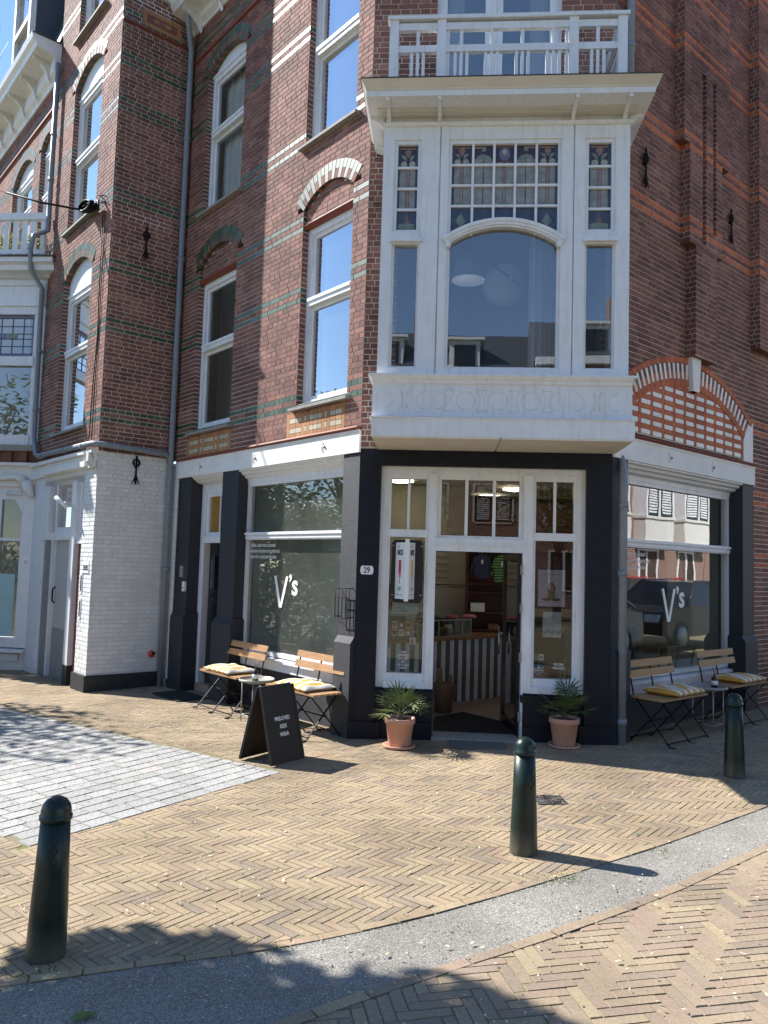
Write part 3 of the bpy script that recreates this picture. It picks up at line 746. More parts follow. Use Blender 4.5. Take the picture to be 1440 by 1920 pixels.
# recessed house door beside the left shop window
d = MB(); x0, x1 = -3.86, -2.95; y = .2
d.prof([(y+.08, 2.84), (y+.08, 2.944), (0, 2.944), (.02, 2.92), (.06, 2.89), (.1, 2.86), (y, 2.84)], x0, x1)
d.box(x0, x0+.12, y-.02, y+.08, -.1, 2.84); d.box(x1-.08, x1, y-.02, y+.08, -.1, 2.84); d.box(x0+.12, x1-.08, y-.01, y+.08, 2.72, 2.84)
d.box(x0+.12, x1-.08, y-.04, y+.08, 2.0, 2.09); d.box(x0+.46, x0+.49, y+.02, y+.05, 2.09, 2.72); d.box(x0+.12, x0+.2, y, y+.05, 2.09, 2.72); d.box(x1-.15, x1-.08, y, y+.05, 2.09, 2.72); d.box(x0+.2, x1-.15, y+.001, y+.05, 2.09, 2.15); d.box(x0+.2, x1-.15, y+.001, y+.05, 2.66, 2.72)
dr = d.build('house_door', bld, WA)
p = MB(); p.box(x0+.2, x1-.15, y+.03, y+.045, 2.15, 2.66, 'amber_glass'); p.build('transom_pane', dr, WA)
p = MB(); y2 = y+.06
p.box(x0+.12, x1-.08, y2+.02, y2+.06, 0, 2.0, 'dark_gloss')
for a, b, c, e in ((.14, .42, .15, .75), (.47, .8, .15, .75), (.14, .42, .85, 1.15), (.47, .8, .85, 1.15)): p.box(x0+a+.02, x0+b-.02, y2+.005, y2+.02, c, e, 'dark_gloss')
p.box(x0+.16, x0+.8, y2+.0, y2+.02, 1.22, 1.27, 'dark_gloss'); p.build('door_leaf', dr, WA)
for a in (.18, .48):
    g = MB(); g.prism([(x0+a, 1.35), (x0+a+.26, 1.35), (x0+a+.26, 1.75), (x0+a+.2, 1.82), (x0+a+.06, 1.82), (x0+a, 1.75)], y2+.012, y2+.018, 'door_glass'); g.build('door_pane', dr, WA)
p = MB(); p.box(-4.06, -3.97, -.022, .0, 1.5, 1.66, 'steel_bright'); p.box(-4.05, -3.98, -.026, -.022, 1.52, 1.64, 'steel_grey'); p.build('name_plate', dr, WA)
p = MB(); p.box(-3.95, -3.88, -.03, .0, 1.3, 1.44, 'number_enamel'); p.tube([(-3.915, -.031, 1.35), (-3.915, -.036, 1.35)], .012, 10, 'steel_grey'); p.build('intercom', dr, WA)
p = MB(); p.box(-.1, .0, 0, 0, 0, 0); 
# wire rack on the corner pier
rk = MB()
for xa, xb, za, zb in ((-.27, -.03, 1.19, 1.19), (-.27, -.03, 1.5, 1.5), (-.27, -.27, 1.19, 1.5), (-.03, -.03, 1.19, 1.5), (-.21, -.21, 1.19, 1.5), (-.15, -.15, 1.19, 1.5), (-.09, -.09, 1.19, 1.5), (-.27, -.03, 1.4, 1.4)):
    rk.tube([(xa, -.06, za), (xb, -.06, zb)], .005, 5, 'iron_black')
for xx, zz in ((-.26, 1.5), (-.04, 1.5), (-.26, 1.2), (-.04, 1.2)): rk.tube([(xx, -.06, zz), (xx, .0, zz)], .005, 5, 'iron_black')
rk.tube([(-.22, -.06, 1.19), (-.2, -.05, 1.14), (-.16, -.05, 1.13)], .004, 5, 'iron_black')
rk.build('wire_rack', bld, WA)
# ---- shop entrance in the chamfer: dark surround, white joinery
s = MB(); s.box(-.888, -.66, .0, .22, .09, 2.985, 'dark_paint'); s.box(1.475, 1.733, .0, .22, .09, 2.985, 'dark_paint'); s.box(-.66, 1.475, 0, .22, 2.81, 2.985, 'dark_paint')
s.box(-.93, -.6, -.035, .2, -.3, .14, 'dark_paint'); s.box(1.42, 1.77, -.035, .2, -.3, .2, 'dark_paint')
for a, b in ((-.66, -.06), (.86, 1.475)):
    s.box(a, b, .03, .22, -.3, .49, 'dark_paint'); s.box(a-.02, b+(.0 if a < 0 else .0), -.01, .12, .40, .47, 'dark_paint'); s.box(a, b, .0, .2, -.3, .15, 'dark_paint')
ent = s.build('entrance', bld, WB)
j = MB(); y0, y1 = .06, .17
def jb(a, b, c, e, ya=y0, yb=y1): j.box(a, b, ya, yb, c, e)
jb(-.66, -.58, .48, 2.81); jb(1.39, 1.475, .48, 2.81); jb(-.58, 1.39, 2.74, 2.81)
jb(-.15, -.065, -.1, 2.74, .04); jb(.84, .94, -.1, 2.74, .04)
for a, b in ((-.58, -.15), (.94, 1.39)):
    jb(a, b, 2.06, 2.14, .05); jb(a, b, .49, .56, .03, .17); jb(a, b, .56, .64); jb(a, b, 2.68, 2.74, .075)
    jb(a, a+.03, .64, 2.68, .075); jb(b-.03, b, .64, 2.68, .075); m_ = (a+b)/2; jb(m_-.014, m_+.014, 2.14, 2.68, .085, .13)
jb(-.065, .84, 1.925, 2.06, .035); jb(-.065, .84, 1.985, 2.0, .022, .04); jb(-.065, .84, 2.68, 2.74, .07); jb(-.065, -.02, 2.06, 2.68, .07); jb(.795, .84, 2.06, 2.68, .07); jb(-.02, .795, 2.06, 2.09, .07)
for m_ in (.245, .535): jb(m_-.016, m_+.016, 2.09, 2.68, .08, .13)
jo = j.build('shop_joinery', bld, WB)
def pane(a, b, c, e, m='door_glass', yy=.115):
    p = MB(); p.add([(a, yy, c), (b, yy, c), (b, yy, e), (a, yy, e)], [(0, 1, 2, 3)], m); return p.build('pane', jo, WB)
for a, b, c, e in ((-.55, -.379, 2.14, 2.68), (-.351, -.18, 2.14, 2.68), (-.55, -.18, .64, 2.06), (.97, 1.151, 2.14, 2.68), (1.179, 1.36, 2.14, 2.68), (.97, 1.36, .64, 2.06), (-.02, .229, 2.09, 2.68), (.261, .519, 2.09, 2.68), (.551, .795, 2.09, 2.68)): pane(a, b, c, e)
# open door leaf folded inwards at the right jamb, with hinges and a bar handle
Wd = WB @ T(.835, .16, 0, 97)
dl = MB(); L = .86
for bx in ((0, .09, 0, 1.92), (L-.09, L, 0, 1.92), (.09, L-.09, 0, .12), (.09, L-.09, 1.83, 1.92)): dl.box(bx[0], bx[1], -.02, .02, bx[2]+.02, bx[3], 'dark_gloss')
door = dl.build('shop_door', bld, Wd)
p = MB(); p.box(.09, L-.09, -.003, .003, .14, 1.83, 'door_glass'); p.build('pane', door, Wd)
p = MB(); p.tube([(L-.06, .06, .78), (L-.06, .06, 1.1)], .011, 8, 'steel_bright'); p.tube([(L-.06, -.06, .78), (L-.06, -.06, 1.1)], .011, 8, 'steel_bright'); p.tube([(L-.06, -.06, 1.02), (L-.06, .06, 1.02)], .007, 6, 'steel_bright'); p.build('handle', door, Wd)
for z in (.25, .85, 1.35, 1.75):
    p = MB(); p.box(.815, .838, .028, .04, z-.05, z+.05, 'steel_grey'); p.tube([(.83, .024, z-.05), (.83, .024, z+.05)], .007, 6, 'steel_grey'); p.build('hinge', jo, WB)
th = MB(); th.box(-.065, .84, -.06, .3, -.2, .022, 'sill_stone'); th.build('threshold', bld, WB)
# ---- first floor bay window
Wb = T(0, 7.36)
XL, XR = -.68, 1.725
b = MB()
def bx(a, c, z0, z1, ya=0, yb=.09, m='white_paint'): b.box(a, c, ya, yb, z0, z1, m)
bx(XL, -.57, 3.6, 6.12); bx(-.30, -.12, 3.6, 6.12); bx(-.108, -.03, 3.6, 6.12, .0); bx(1.07, 1.185, 3.6, 6.12); bx(1.197, 1.30, 3.6, 6.12); bx(1.59, XR, 3.6, 6.12)
bx(-.12, -.108, 3.6, 6.12, .02); bx(1.185, 1.197, 3.6, 6.12, .02)
for a, c in ((-.57, -.30), (-.03, 1.07), (1.30, 1.59)):
    bx(a, c, 5.985, 6.12, .005); bx(a, c, 3.6, 3.68, .0, .09); bx(a, c, 3.68, 3.70, .025)
for a, c in ((-.57, -.30), (1.30, 1.59)):
    bx(a, c, 4.955, 5.03, -.015); bx(a-.02, c+.02, 4.93, 4.965, -.045, .05); bx(a, c, 4.915, 4.945, .0)
    for s_ in ((a, a+.035), (c-.035, c)): bx(s_[0], s_[1], 5.03, 5.985, .02)
    bx(a+.035, c-.035, 5.03, 5.07, .022); bx(a+.035, c-.035, 5.945, 5.985, .022)
    bx(a, a+.025, 3.7, 4.93, .03); bx(c-.02, c, 3.7, 4.93, .03)
for s_ in ((-.03, .002), (1.04, 1.07)): bx(s_[0], s_[1], 5.0, 5.985, .02); bx(s_[0], s_[1], 3.7, 5.0, .03)
bx(.002, 1.04, 5.945, 5.985, .022)
bay = b.build('bay_window', bld, Wb)
# side walls with tall windows
for xs, nm in ((XL, 'l'), (XR, 'r')):
    sm = MB(); xa, xb = (xs, xs+.08) if nm == 'l' else (xs-.08, xs)
    for ya, yb, z0, z1 in ((.09, .16, 3.2, 6.3), (.6, .69, 3.2, 6.3), (.16, .6, 3.2, 3.7), (.16, .6, 5.95, 6.3), (.16, .6, 4.92, 5.03)): sm.box(xa, xb, ya, yb, z0, z1)
    sm.build('side_frame', bay, Wb)
    p = MB(); xm = (xa+xb)/2; p.add([(xm, .16, 3.7), (xm, .6, 3.7), (xm, .6, 5.95), (xm, .16, 5.95)], [(0, 1, 2, 3)], 'window_glass'); p.build('pane', bay, Wb)
# arched rail
h_, rise = .55, .185; Ra = (h_*h_+rise*rise)/(2*rise); ax, az = .52, 5.085-Ra; aa = math.asin(h_/Ra)
ar = MB(); N = 20
for r0, r1, ya, yb in ((Ra, Ra+.05, -.012, .09), (Ra+.05, Ra+.082, -.04, .09), (Ra+.02, Ra+.05, -.028, .0)):
    for i in range(N):
        t0, t1 = -aa+2*aa*i/N, -aa+2*aa*(i+1)/N; Q = lambda r, t: (ax+r*math.sin(t), az+r*math.cos(t))
        ar.prism([Q(r0, t0), Q(r0, t1), Q(r1, t1), Q(r1, t0)], ya, yb)
for sx in (-.03, 1.04): ar.box(sx-.01, sx+.04, -.035, .02, 4.88, 4.935)
ar.build('arched_rail', bay, Wb)
p = MB(); top = [(ax+(Ra+.01)*math.sin(-aa+2*aa*i/20), az+(Ra+.01)*math.cos(-aa+2*aa*i/20)) for i in range(21)]
poly = [(-.02, 3.69), (1.06, 3.69)]+[(min(1.06, max(-.02, x)), z) for x, z in top[::-1]]
p.add([(x, .055, z) for x, z in poly], [tuple(range(len(poly)))], 'bay_glass'); p.build('pane', bay, Wb)
for a, c in ((-.545, -.32), (1.325, 1.57)):
    p = MB(); p.add([(a, .05, 3.7), (c, .052, 3.7), (c, .05, 4.92), (a, .048, 4.92)], [(0, 1, 2, 3)], 'bay_glass'); p.build('pane', bay, Wb)
# leaded lights: one pane per cell, coloured pieces in front of a pale ground
def leaded(x0, x1, z0, z1, kind, side=0, arc=None):
    m = MB(); y = .06; w_, h2 = x1-x0, z1-z0
    def pl(pts, mt, d): m.prism([(x0+px*w_, z0+pz*h2) for px, pz in pts], y-d, y-d+.001, mt, .5, 'f')
    def zlow(x): return az+math.sqrt(max(0, (Ra+.06)**2-(x-ax)**2)) if arc else z0
    N = 6; base = [(x0+w_*i/N, max(z0, zlow(x0+w_*i/N)) if arc else z0) for i in range(N+1)]
    if arc and all(bz >= z1-.004 for _, bz in base): return
    base = [(bx_, min(bz, z1-.002)) for bx_, bz in base]
    m.prism(base+[(x1, z1), (x0, z1)], y, y+.006, {'top': 'lead_purple', 'flower': 'lead_purple', 'wing': 'lead_purple', 'foot': 'lead_blue'}.get(kind, 'lead_pale'))
    if kind == 'top':
        pl([(.08, .86), (.92, .86), (.92, .94), (.08, .94)], 'lead_orange', .002); pl([(.5, .42), (.68, .74), (.5, .92), (.32, .74)], 'lead_orange', .003)
        for s in (-1, 1):
            pl([(.5+s*.06, .28), (.5+s*.3, .48), (.5+s*.36, .62), (.5+s*.12, .56)][::s], 'lead_green', .002)
            pl([(.5+s*.05+s*.16*(1-math.cos(a)), .17+.15*math.sin(a)) for a in [2*math.pi*i/10 for i in range(10)]][::s], 'lead_cream', .003)
        pl([(.46, .0), (.54, .0), (.54, .45), (.46, .45)], 'lead_came', .0035)
    elif kind == 'flower':
        pl([(.5+.3*math.cos(a), .55+.34*math.sin(a)) for a in [2*math.pi*i/12 for i in range(12)]], 'lead_lilac', .002)
        pl([(.5+.13*math.cos(a), .66+.15*math.sin(a)) for a in [2*math.pi*i/10 for i in range(10)]], 'lead_cream', .003)
        pl([(.05, .1), (.45, .02), (.45, .2)], 'lead_orange', .0025); pl([(.95, .1), (.55, .2), (.55, .02)], 'lead_orange', .0025); pl([(.0, .88), (1, .88), (1, .95), (0, .95)], 'lead_brown', .003)
    elif kind == 'wing':
        s = side; f = lambda px: px if s > 0 else 1-px
        o = lambda pts: pts if s > 0 else [(1-a, c) for a, c in pts][::-1]
        pl([(.0, 0), (1, 0), (1, .2), (.7, .3), (.35, .34), (.0, .3)] if s > 0 else [(0, 0), (1, 0), (1, .3), (.65, .34), (.3, .3), (0, .2)], 'lead_pale', .002)
        pl(o([(.1, .3), (.6, .3), (1, .2), (.8, .46), (.45, .56), (.15, .46)]), 'lead_green', .003); pl(o([(.0, .84), (.55, .84), (.55, .94), (.0, .94)]), 'lead_orange', .003)
        pl([(.4, .7), (.62, .7), (.62, .95), (.4, .95)], 'lead_green', .004); pl([(.48, 0), (.52, 0), (.52, .35), (.48, .35)], 'lead_came', .004)
    elif kind == 'stem':
        for c in (.42, .5, .58): pl([(c-.022, 0), (c+.022, 0), (c+.022, 1), (c-.022, 1)], 'lead_brown' if c != .5 else 'lead_orange', .002)
    elif kind == 'stemfoot':
        for c in (.43, .57): pl([(c-.022, .18), (c+.022, .18), (c+.022, 1), (c-.022, 1)], 'lead_brown', .002)
        pl([(.2, .0), (.8, .0), (.7, .18), (.5, .26), (.3, .18)], 'lead_green', .003)
    elif kind == 'line': pl([(.48, 0), (.52, 0), (.52, 1), (.48, 1)], 'lead_came', .002)
    elif kind == 'foot' and not arc:
        pl([(.1, .1), (.5, .02), (.9, .1), (.9, .35), (.5, .42), (.1, .35)], 'lead_green', .002); pl([(.35, .42), (.65, .42), (.5, .95)], 'lead_brown', .002)
    elif kind == 'foot' and arc and side:
        pl([(.25, .62), (.5, .45), (.75, .62), (.5, .85)], 'lead_green', .002)
    if side and kind in ('stem', 'stemfoot', 'top'):
        e0 = (0, .13) if side < 0 else (.87, 1)
        pl([(e0[0], 0), (e0[1], 0), (e0[1], 1), (e0[0], 1)], 'lead_blue', .0025)
    if side == 2: 
        for e0 in ((0, .1), (.9, 1)): pl([(e0[0], 0), (e0[1], 0), (e0[1], 1), (e0[0], 1)], 'lead_blue', .0027)
    m.build('leaded_pane', bay, Wb)
rows = [(5.745, 5.945), (5.535, 5.73), (5.325, 5.52), (4.95, 5.31)]
cw = (1.04-.002)/5; gb = MB()
for c in range(5):
    xa, xb = .002+c*cw, .002+(c+1)*cw
    for r, (za, zb) in enumerate(rows):
        sd_ = -1 if c == 0 else (1 if c == 4 else 0)
        kind = [['top', 'wing', 'flower', 'wing', 'top'][c], ['stem', 'line', 'stem', 'line', 'stem'][c], ['stemfoot', 'line', 'stemfoot', 'line', 'stemfoot'][c], 'foot'][r]
        if kind == 'wing': sd_ = 1 if c == 1 else -1
        leaded(xa+.012*(c > 0), xb-.012*(c < 4), za, zb, kind, sd_, arc=(r == 3))
    if c: gb.box(xa-.012, xa+.012, .03, .075, 5.02 if c in (1, 4) else 5.12, 5.945)
for z in (5.7375, 5.5275, 5.3175): gb.box(.002, 1.04, .034, .075, z-.011, z+.011)
for a, c in ((-.535, -.335), (1.335, 1.555)):
    rr = [(5.72, 5.945), (5.505, 5.705), (5.29, 5.49), (5.07, 5.275)]
    for (za, zb), kd in zip(rr, ('top', 'stem', 'stem', 'foot')): leaded(a, c, za, zb, kd, 2)
    for z in (5.7125, 5.4975, 5.2825): gb.box(a, c, .034, .075, z-.011, z+.011)
gb.build('glazing_bars', bay, Wb)
# base: shelf, carved panel, lower board and soffit
s = MB(); s.prof([(.69, 3.6), (-.07, 3.6), (-.075, 3.585), (-.06, 3.565), (-.04, 3.55), (-.035, 3.525), (-.015, 3.51), (-.015, 3.2), (.69, 3.2)], XL-.035, XR+.035)
s.box(XL-.075, XR+.075, -.08, .69, 3.585, 3.605); s.prof([(.69, 3.17), (.69, 3.2), (-.03, 3.195), (-.1, 3.18), (-.1, 3.17)], XL-.05, XR+.07)
s.box(XL-.03, XR+.045, -.085, .68, 2.995, 3.17); s.build('base_panel', bay, Wb)
so_ = MB(); so_.box(XL-.02, .52, -.08, .69, 2.978, 2.995, 'soffit_board'); so_.box(.535, XR+.035, -.08, .69, 2.978, 2.995, 'soffit_board'); so_.build('soffit', bay, Wb)
c = MB()
def ring(cx, cz, r, a0, a1, n=12): c.tube([(cx+r*math.cos(R(a0+(a1-a0)*i/n)), -.016, cz+r*math.sin(R(a0+(a1-a0)*i/n))) for i in range(n+1)], .0045, 4, 'white_paint')
zc_, rr = 3.36, .085
for cx in (.19, .5, .81): ring(cx, zc_, .088, 0, 360, 20)
for cx in (-.1, .345, .655, .965):
    for s_ in (-1, 1): ring(cx+s_*.13, zc_, .11, 90+s_*50, 90+s_*130) if False else None
for cx in (.345, .655, .03, .965):
    for s_ in (-1, 1):
        c.tube([(cx+s_*(.055-.035*math.cos((i-6)/6*1.4)), -.016, zc_+.1*(i-6)/6) for i in range(13)], .0045, 4, 'white_paint')
    for s_ in (-1, 1): c.tube([(cx-.05, -.016, zc_+s_*.1), (cx+.05, -.016, zc_+s_*.1)], .0045, 4, 'white_paint')
ring(-.09, zc_, .085, -90, 90); ring(1.08, zc_, .085, 90, 270)
for o_ in (-.38, 1.45):
    for s_ in (-1, 1):
        c.tube([(o_+s_*(.055-.035*math.cos((i-6)/6*1.4))-.02, -.016, zc_+.1*(i-6)/6) for i in range(13)], .0045, 4, 'white_paint'); ring(o_-.02+s_*.2, zc_, .085, 90 if s_ > 0 else -90, 270 if s_ > 0 else 90)
    c.tube([(o_-.02-.02, -.016, zc_-.08), (o_-.04, -.016, zc_+.08)], .004, 4); c.tube([(o_, -.016, zc_-.08), (o_, -.016, zc_+.08)], .004, 4)
for xx in (-.115, 1.19): c.box(xx-.012, xx+.012, -.022, -.01, 3.22, 3.5)
for a, d_ in ((-.62, -.2), (-.03, 1.1), (1.28, 1.68)): c.box(a, d_, -.018, -.012, 3.475, 3.487); c.box(a, d_, -.018, -.012, 3.235, 3.247)
c.build('carved_ornament', bay, Wb)
# frieze, brackets, cornice
f = MB(); f.box(XL+.01, XR-.01, .02, .69, 6.12, 6.215); f.prof([(.02, 6.115), (.02, 6.15), (-.035, 6.145), (-.035, 6.13), (-.015, 6.115)], XL-.02, XR+.02); f.build('frieze', bay, Wb)
for xx in (-.63, -.13, 1.17, 1.665):
    bk = MB(); bk.prof([(.02, 6.14), (.02, 6.24), (-.3, 6.24), (-.3, 6.212), (-.2, 6.208), (-.1, 6.195), (-.04, 6.175), (-.012, 6.145)], xx-.018, xx+.018); bk.build('bracket', bay, Wb)
for xs, nm in ((XL, -1), (XR, 1)):
    bk = MB(); bk.prism([(xs, 6.1), (xs+nm*.02, 6.15), (xs+nm*.06, 6.185), (xs+nm*.14, 6.212), (xs+nm*.14, 6.24), (xs, 6.24)][::nm], .03, .12); bk.build('bracket', bay, Wb); bk = MB(); bk.prism([(xs, 6.1), (xs+nm*.02, 6.15), (xs+nm*.06, 6.185), (xs+nm*.14, 6.212), (xs+nm*.14, 6.24), (xs, 6.24)][::nm], .55, .66); bk.build('bracket', bay, Wb)
co = MB()
def ringbox(o0, z0, z1, m='white_paint'): co.box(XL-o0*.5, XR+o0*.5, -o0, .69, z0, z1, m)
ringbox(.06, 6.215, 6.228, 'cream_paint'); ringbox(.12, 6.228, 6.241, 'cream_paint'); ringbox(.31, 6.241, 6.295)
# crown moulding as a lofted frustum ring
def frustum(o0, o1, z0, z1, m):
    a = [(XL-o0*.5, -o0), (XR+o0*.5, -o0), (XR+o0*.5, .69), (XL-o0*.5, .69)]; b2 = [(XL-o1*.5, -o1), (XR+o1*.5, -o1), (XR+o1*.5, .69), (XL-o1*.5, .69)]
    co.add([(x, y, z0) for x, y in a]+[(x, y, z1) for x, y in b2], [(0, 1, 5, 4), (1, 2, 6, 5), (2, 3, 7, 6), (3, 0, 4, 7), (4, 5, 6, 7), (3, 2, 1, 0)], m)
frustum(.315, .325, 6.296, 6.312, 'cream_paint'); frustum(.325, .40, 6.313, 6.362, 'cream_paint'); frustum(.405, .405, 6.363, 6.373, 'lead_flashing')
co.build('cornice', bay, Wb)
# balcony railing
Wr = T(0, 7.25); r = MB(); zt = 7.18
def rb(a, b2, z0, z1, ya=0, yb=.05): r.box(a, b2, ya, yb, z0, z1)
r.box(-.665, 1.685, -.03, .08, zt-.035, zt); bal = r.build('balcony', bld, Wr)
for a, d_ in ((-.645, -.555), (-.175, -.085), (1.11, 1.2), (1.575, 1.665)):
    m = MB(); m.box(a, d_, -.01, .075, 6.375, zt-.036); m.build('post', bal, Wr)
for a, d_ in ((-.555, -.175), (-.085, 1.11), (1.2, 1.575)):
    
    for z0, z1 in ((7.05, 7.12), (6.82, 6.89), (6.44, 6.49)): m = MB(); m.box(a, d_, .005, .055, z0, z1); m.build('rail', bal, Wr)
    n = 1 if d_-a < .6 else 4
    for i in range(n):
        cx = a+(d_-a)*(i+.5)/n
        m = MB(); m.box(cx-.016, cx+.016, .015, .045, 6.89, 7.05); m.build('baluster', bal, Wr)
        for s_ in (-.058, 0, .058): m = MB(); m.box(cx+s_-.015, cx+s_+.015, .015, .045, 6.49, 6.82); m.build('baluster', bal, Wr)
    if d_-a > .6:
        for s_ in (a+.02, d_-.02): m = MB(); m.box(s_-.015, s_+.015, .018, .04, 6.49, 7.05); m.build('baluster', bal, Wr)
for xx in (-.62, 1.62):
    m = MB()
    for z0, z1 in ((zt-.035, zt), (7.05, 7.12), (6.82, 6.89), (6.44, 6.49)): m.box(xx-.02, xx+.02, .08, .79, z0, z1)
    for k_ in range(6): m.box(xx-.012, xx+.012, .15+k_*.1, .18+k_*.1, 6.55, 6.86)
    m.build('side_rail', bal, Wr)
fl = MB(); fl.box(-.7, 1.73, -.2, .79, 6.34, 6.362, 'lead_flashing'); fl.build('balcony_floor', bal, Wr)
# french door behind the balcony
fd = MB()
for a, b2 in ((-.2, -.09), (.33, .52), (1.03, 1.16)): fd.box(a, b2, .06, .16, 6.42, 9.2)
fd.box(-.09, .33, .08, .14, 6.42, 6.6); fd.box(.52, 1.03, .08, .14, 6.42, 6.6); fd.box(.41, .44, .04, .06, 6.42, 9.2); fd_ = fd.build('french_door', bld, WB)
for a, b2 in ((-.09, .33), (.52, 1.03)):
    p = MB(); p.add([(a, .11, 6.6), (b2, .11, 6.6), (b2, .11, 9.2), (a, .11, 9.2)], [(0, 1, 2, 3)], 'window_glass'); p.build('pane', fd_, WB)
for a, b2 in ((-.08, .1), (.83, 1.02)):
    p = MB(); vs = []; n = 24
    for i in range(n+1):
        x = a+(b2-a)*i/n; y = .2+.016*math.sin(i*1.5); vs += [(x, y, 6.55), (x, y, 9.2)]
    p.add(vs, [(2*i, 2*i+2, 2*i+3, 2*i+1) for i in range(n)], 'curtain_white', .5, True); p.build('curtain', fd_, WB)
# interior shell: floors, back wall, partition
it = MB(); poly = [(-.8, 8.2), (1.65, 8.2), (4.9, 11.4), (4.9, 13.6), (-3.95, 13.6), (-3.95, 11.35)]
def slab(z0, z1, m): it.add([(x, y, z0) for x, y in poly]+[(x, y, z1) for x, y in poly], [tuple(range(5, -1, -1)), tuple(range(6, 12))]+[(i, (i+1) % 6, (i+1) % 6+6, i+6) for i in range(6)], m)
slab(-.15, .02, 'shop_floor'); slab(2.96, 3.2, 'ceiling_white'); slab(6.15, 6.38, 'ceiling_white'); slab(10.0, 10.15, 'ceiling_white')
it.box(-4.0, 4.95, 13.6, 13.7, -.1, 10.1, 'plaster_grey'); it.box(-4.05, -3.97, 11.3, 13.7, -.1, 10.1, 'plaster_grey'); it.box(4.9, 4.98, 11.35, 13.7, -.1, 10.1, 'plaster_grey')
it.box(-3.9, 4.9, 11.7, 11.78, 3.2, 10.0, 'plaster_dim')
it.build('interior', bld, Matrix.Identity(4))
pt = MB(); pt.box(-2.6, -2.5, .26, 1.6, .02, 2.9, 'sage_panel'); pt.build('partition', bld, WA)
pt = MB(); pt.box(-2.5, -1.15, 1.35, 1.42, .02, 2.95, 'sage_panel'); pt.build('partition', bld, WA)  # backdrop added to give this shop window its hazy grey-green tone
pt = MB(); pt.box(2.9, 2.98, .3, 1.0, .02, 2.9, 'sage_panel'); pt.build('partition', bld, WC)
pt = MB(); pt.box(-2.5, -.4, .26, .75, .02, .5, 'plaster_grey'); pt.build('window_ledge', bld, WA)
# rear and roof so that light cannot leak into the rooms
rf = MB(); rf.add([(-.89, 8.05, 10.16), (1.735, 8.05, 10.16), (5.06, 11.37, 10.16), (5.06, 13.9, 10.16), (-4.1, 13.9, 10.16), (-4.1, 11.25, 10.16)], [(0, 1, 2, 3, 4, 5)], 'lead_flashing'); rf.build('roof', bld, Matrix.Identity(4))
# eaves cornice on the left facade
ec = MB(); ec.prof([(.1, 9.9), (.1, 10.3), (-.42, 10.3), (-.42, 10.2), (-.38, 10.16), (-.38, 10.1), (-.1, 10.07), (-.1, 9.98), (-.03, 9.94), (-.03, 9.9)], -4.5, -2.4); ec_ = ec.build('eaves_cornice', bld, WA)
for x in (-4.2, -3.55, -2.9):
    m = MB(); m.prof([(-.03, 9.82), (-.03, 10.07), (-.33, 10.1), (-.33, 10.05), (-.18, 10.0), (-.08, 9.92)], x-.03, x+.03); m.build('bracket', ec_, WA)
m = MB(); m.prof([(.0, 9.40), (.0, 9.44), (-.03, 9.43), (-.03, 9.41)], -4.5, -2.3, 'red_brown'); m.build('moulding', ec_, WA)
# drainpipes
def pipe(name, pts, r, parent, W=Matrix.Identity(4), clips=()):
    m = MB(); m.tube(pts, r, 10, 'pipe_zinc')
    for c_ in clips: m.tube([Vector(c_)-Vector((0, 0, .03)), Vector(c_)+Vector((0, 0, .03))], r*1.22, 10, 'pipe_zinc')
    return m.build(name, parent, W)
xi, yi = -4.42, -.075
pipe('drainpipe', [(xi+.2, -.28, 10.12), (xi+.1, -.18, 9.9), (xi, yi, 9.6), (xi, yi, 9.2)]+[(xi, yi, z) for z in (6, 3, -.2)], .045, bld, WA, [(xi, yi, z) for z in (8.2, 6.3, 4.6, 1.6)])
pipe('drainpipe', [(.16, .02, 2.97), (.16, -.02, 2.9), (.1, -.07, 2.78), (.09, -.075, 2.6), (.09, -.075, -.1)], .042, bld, WC, [(.09, -.075, z) for z in (2.45, 1.75, .25)])
pipe('drainpipe', [(.17, -.06, 10), (.17, -.06, 6.47)], .042, bld, WC, [(.17, -.06, 7.45)])
def anchor(W, x, z, h=.45):
    m = MB(); y = -.03
    m.tube([(x, y, z-h*.5), (x, y, z+h*.5)], .013, 6, 'iron_black'); m.tube([(x, 0, z+.05), (x, y, z+.05)], .02, 6, 'iron_black')
    for s_ in (-1, 1):
        m.tube([(x+s_*.058*math.sin(a)*(1-.07*a), y, z+h*.12+.058*(1-math.cos(a)*(1-.05*a))) for a in [i*.5 for i in range(12)]], .009, 5, 'iron_black')
        m.tube([(x, y, z-h*.2), (x+s_*.03, y, z-h*.36), (x+s_*.06, y, z-h*.5)], [.012, .01, .004], 5, 'iron_black')
    return m
anchor(WC, .55, 6.24).build('wall_anchor', bld, WC); anchor(WC, 2.59, 6.22).build('wall_anchor', bld, WC)
# small things fixed to the entrance
nb = MB(); nb.prism([(-.835, 1.655), (-.725, 1.655), (-.712, 1.68), (-.712, 1.72), (-.725, 1.745), (-.835, 1.745), (-.848, 1.72), (-.848, 1.68)], -.012, .0, 'number_enamel'); np_ = nb.build('number_plate', bld, WB)
t = MB(); lettering(t, '29', -.78, 1.672, -.0135, .085, 'lettering_black', align='CENTER', bold=.002, sx=.8); t.build('lettering', np_, WB)

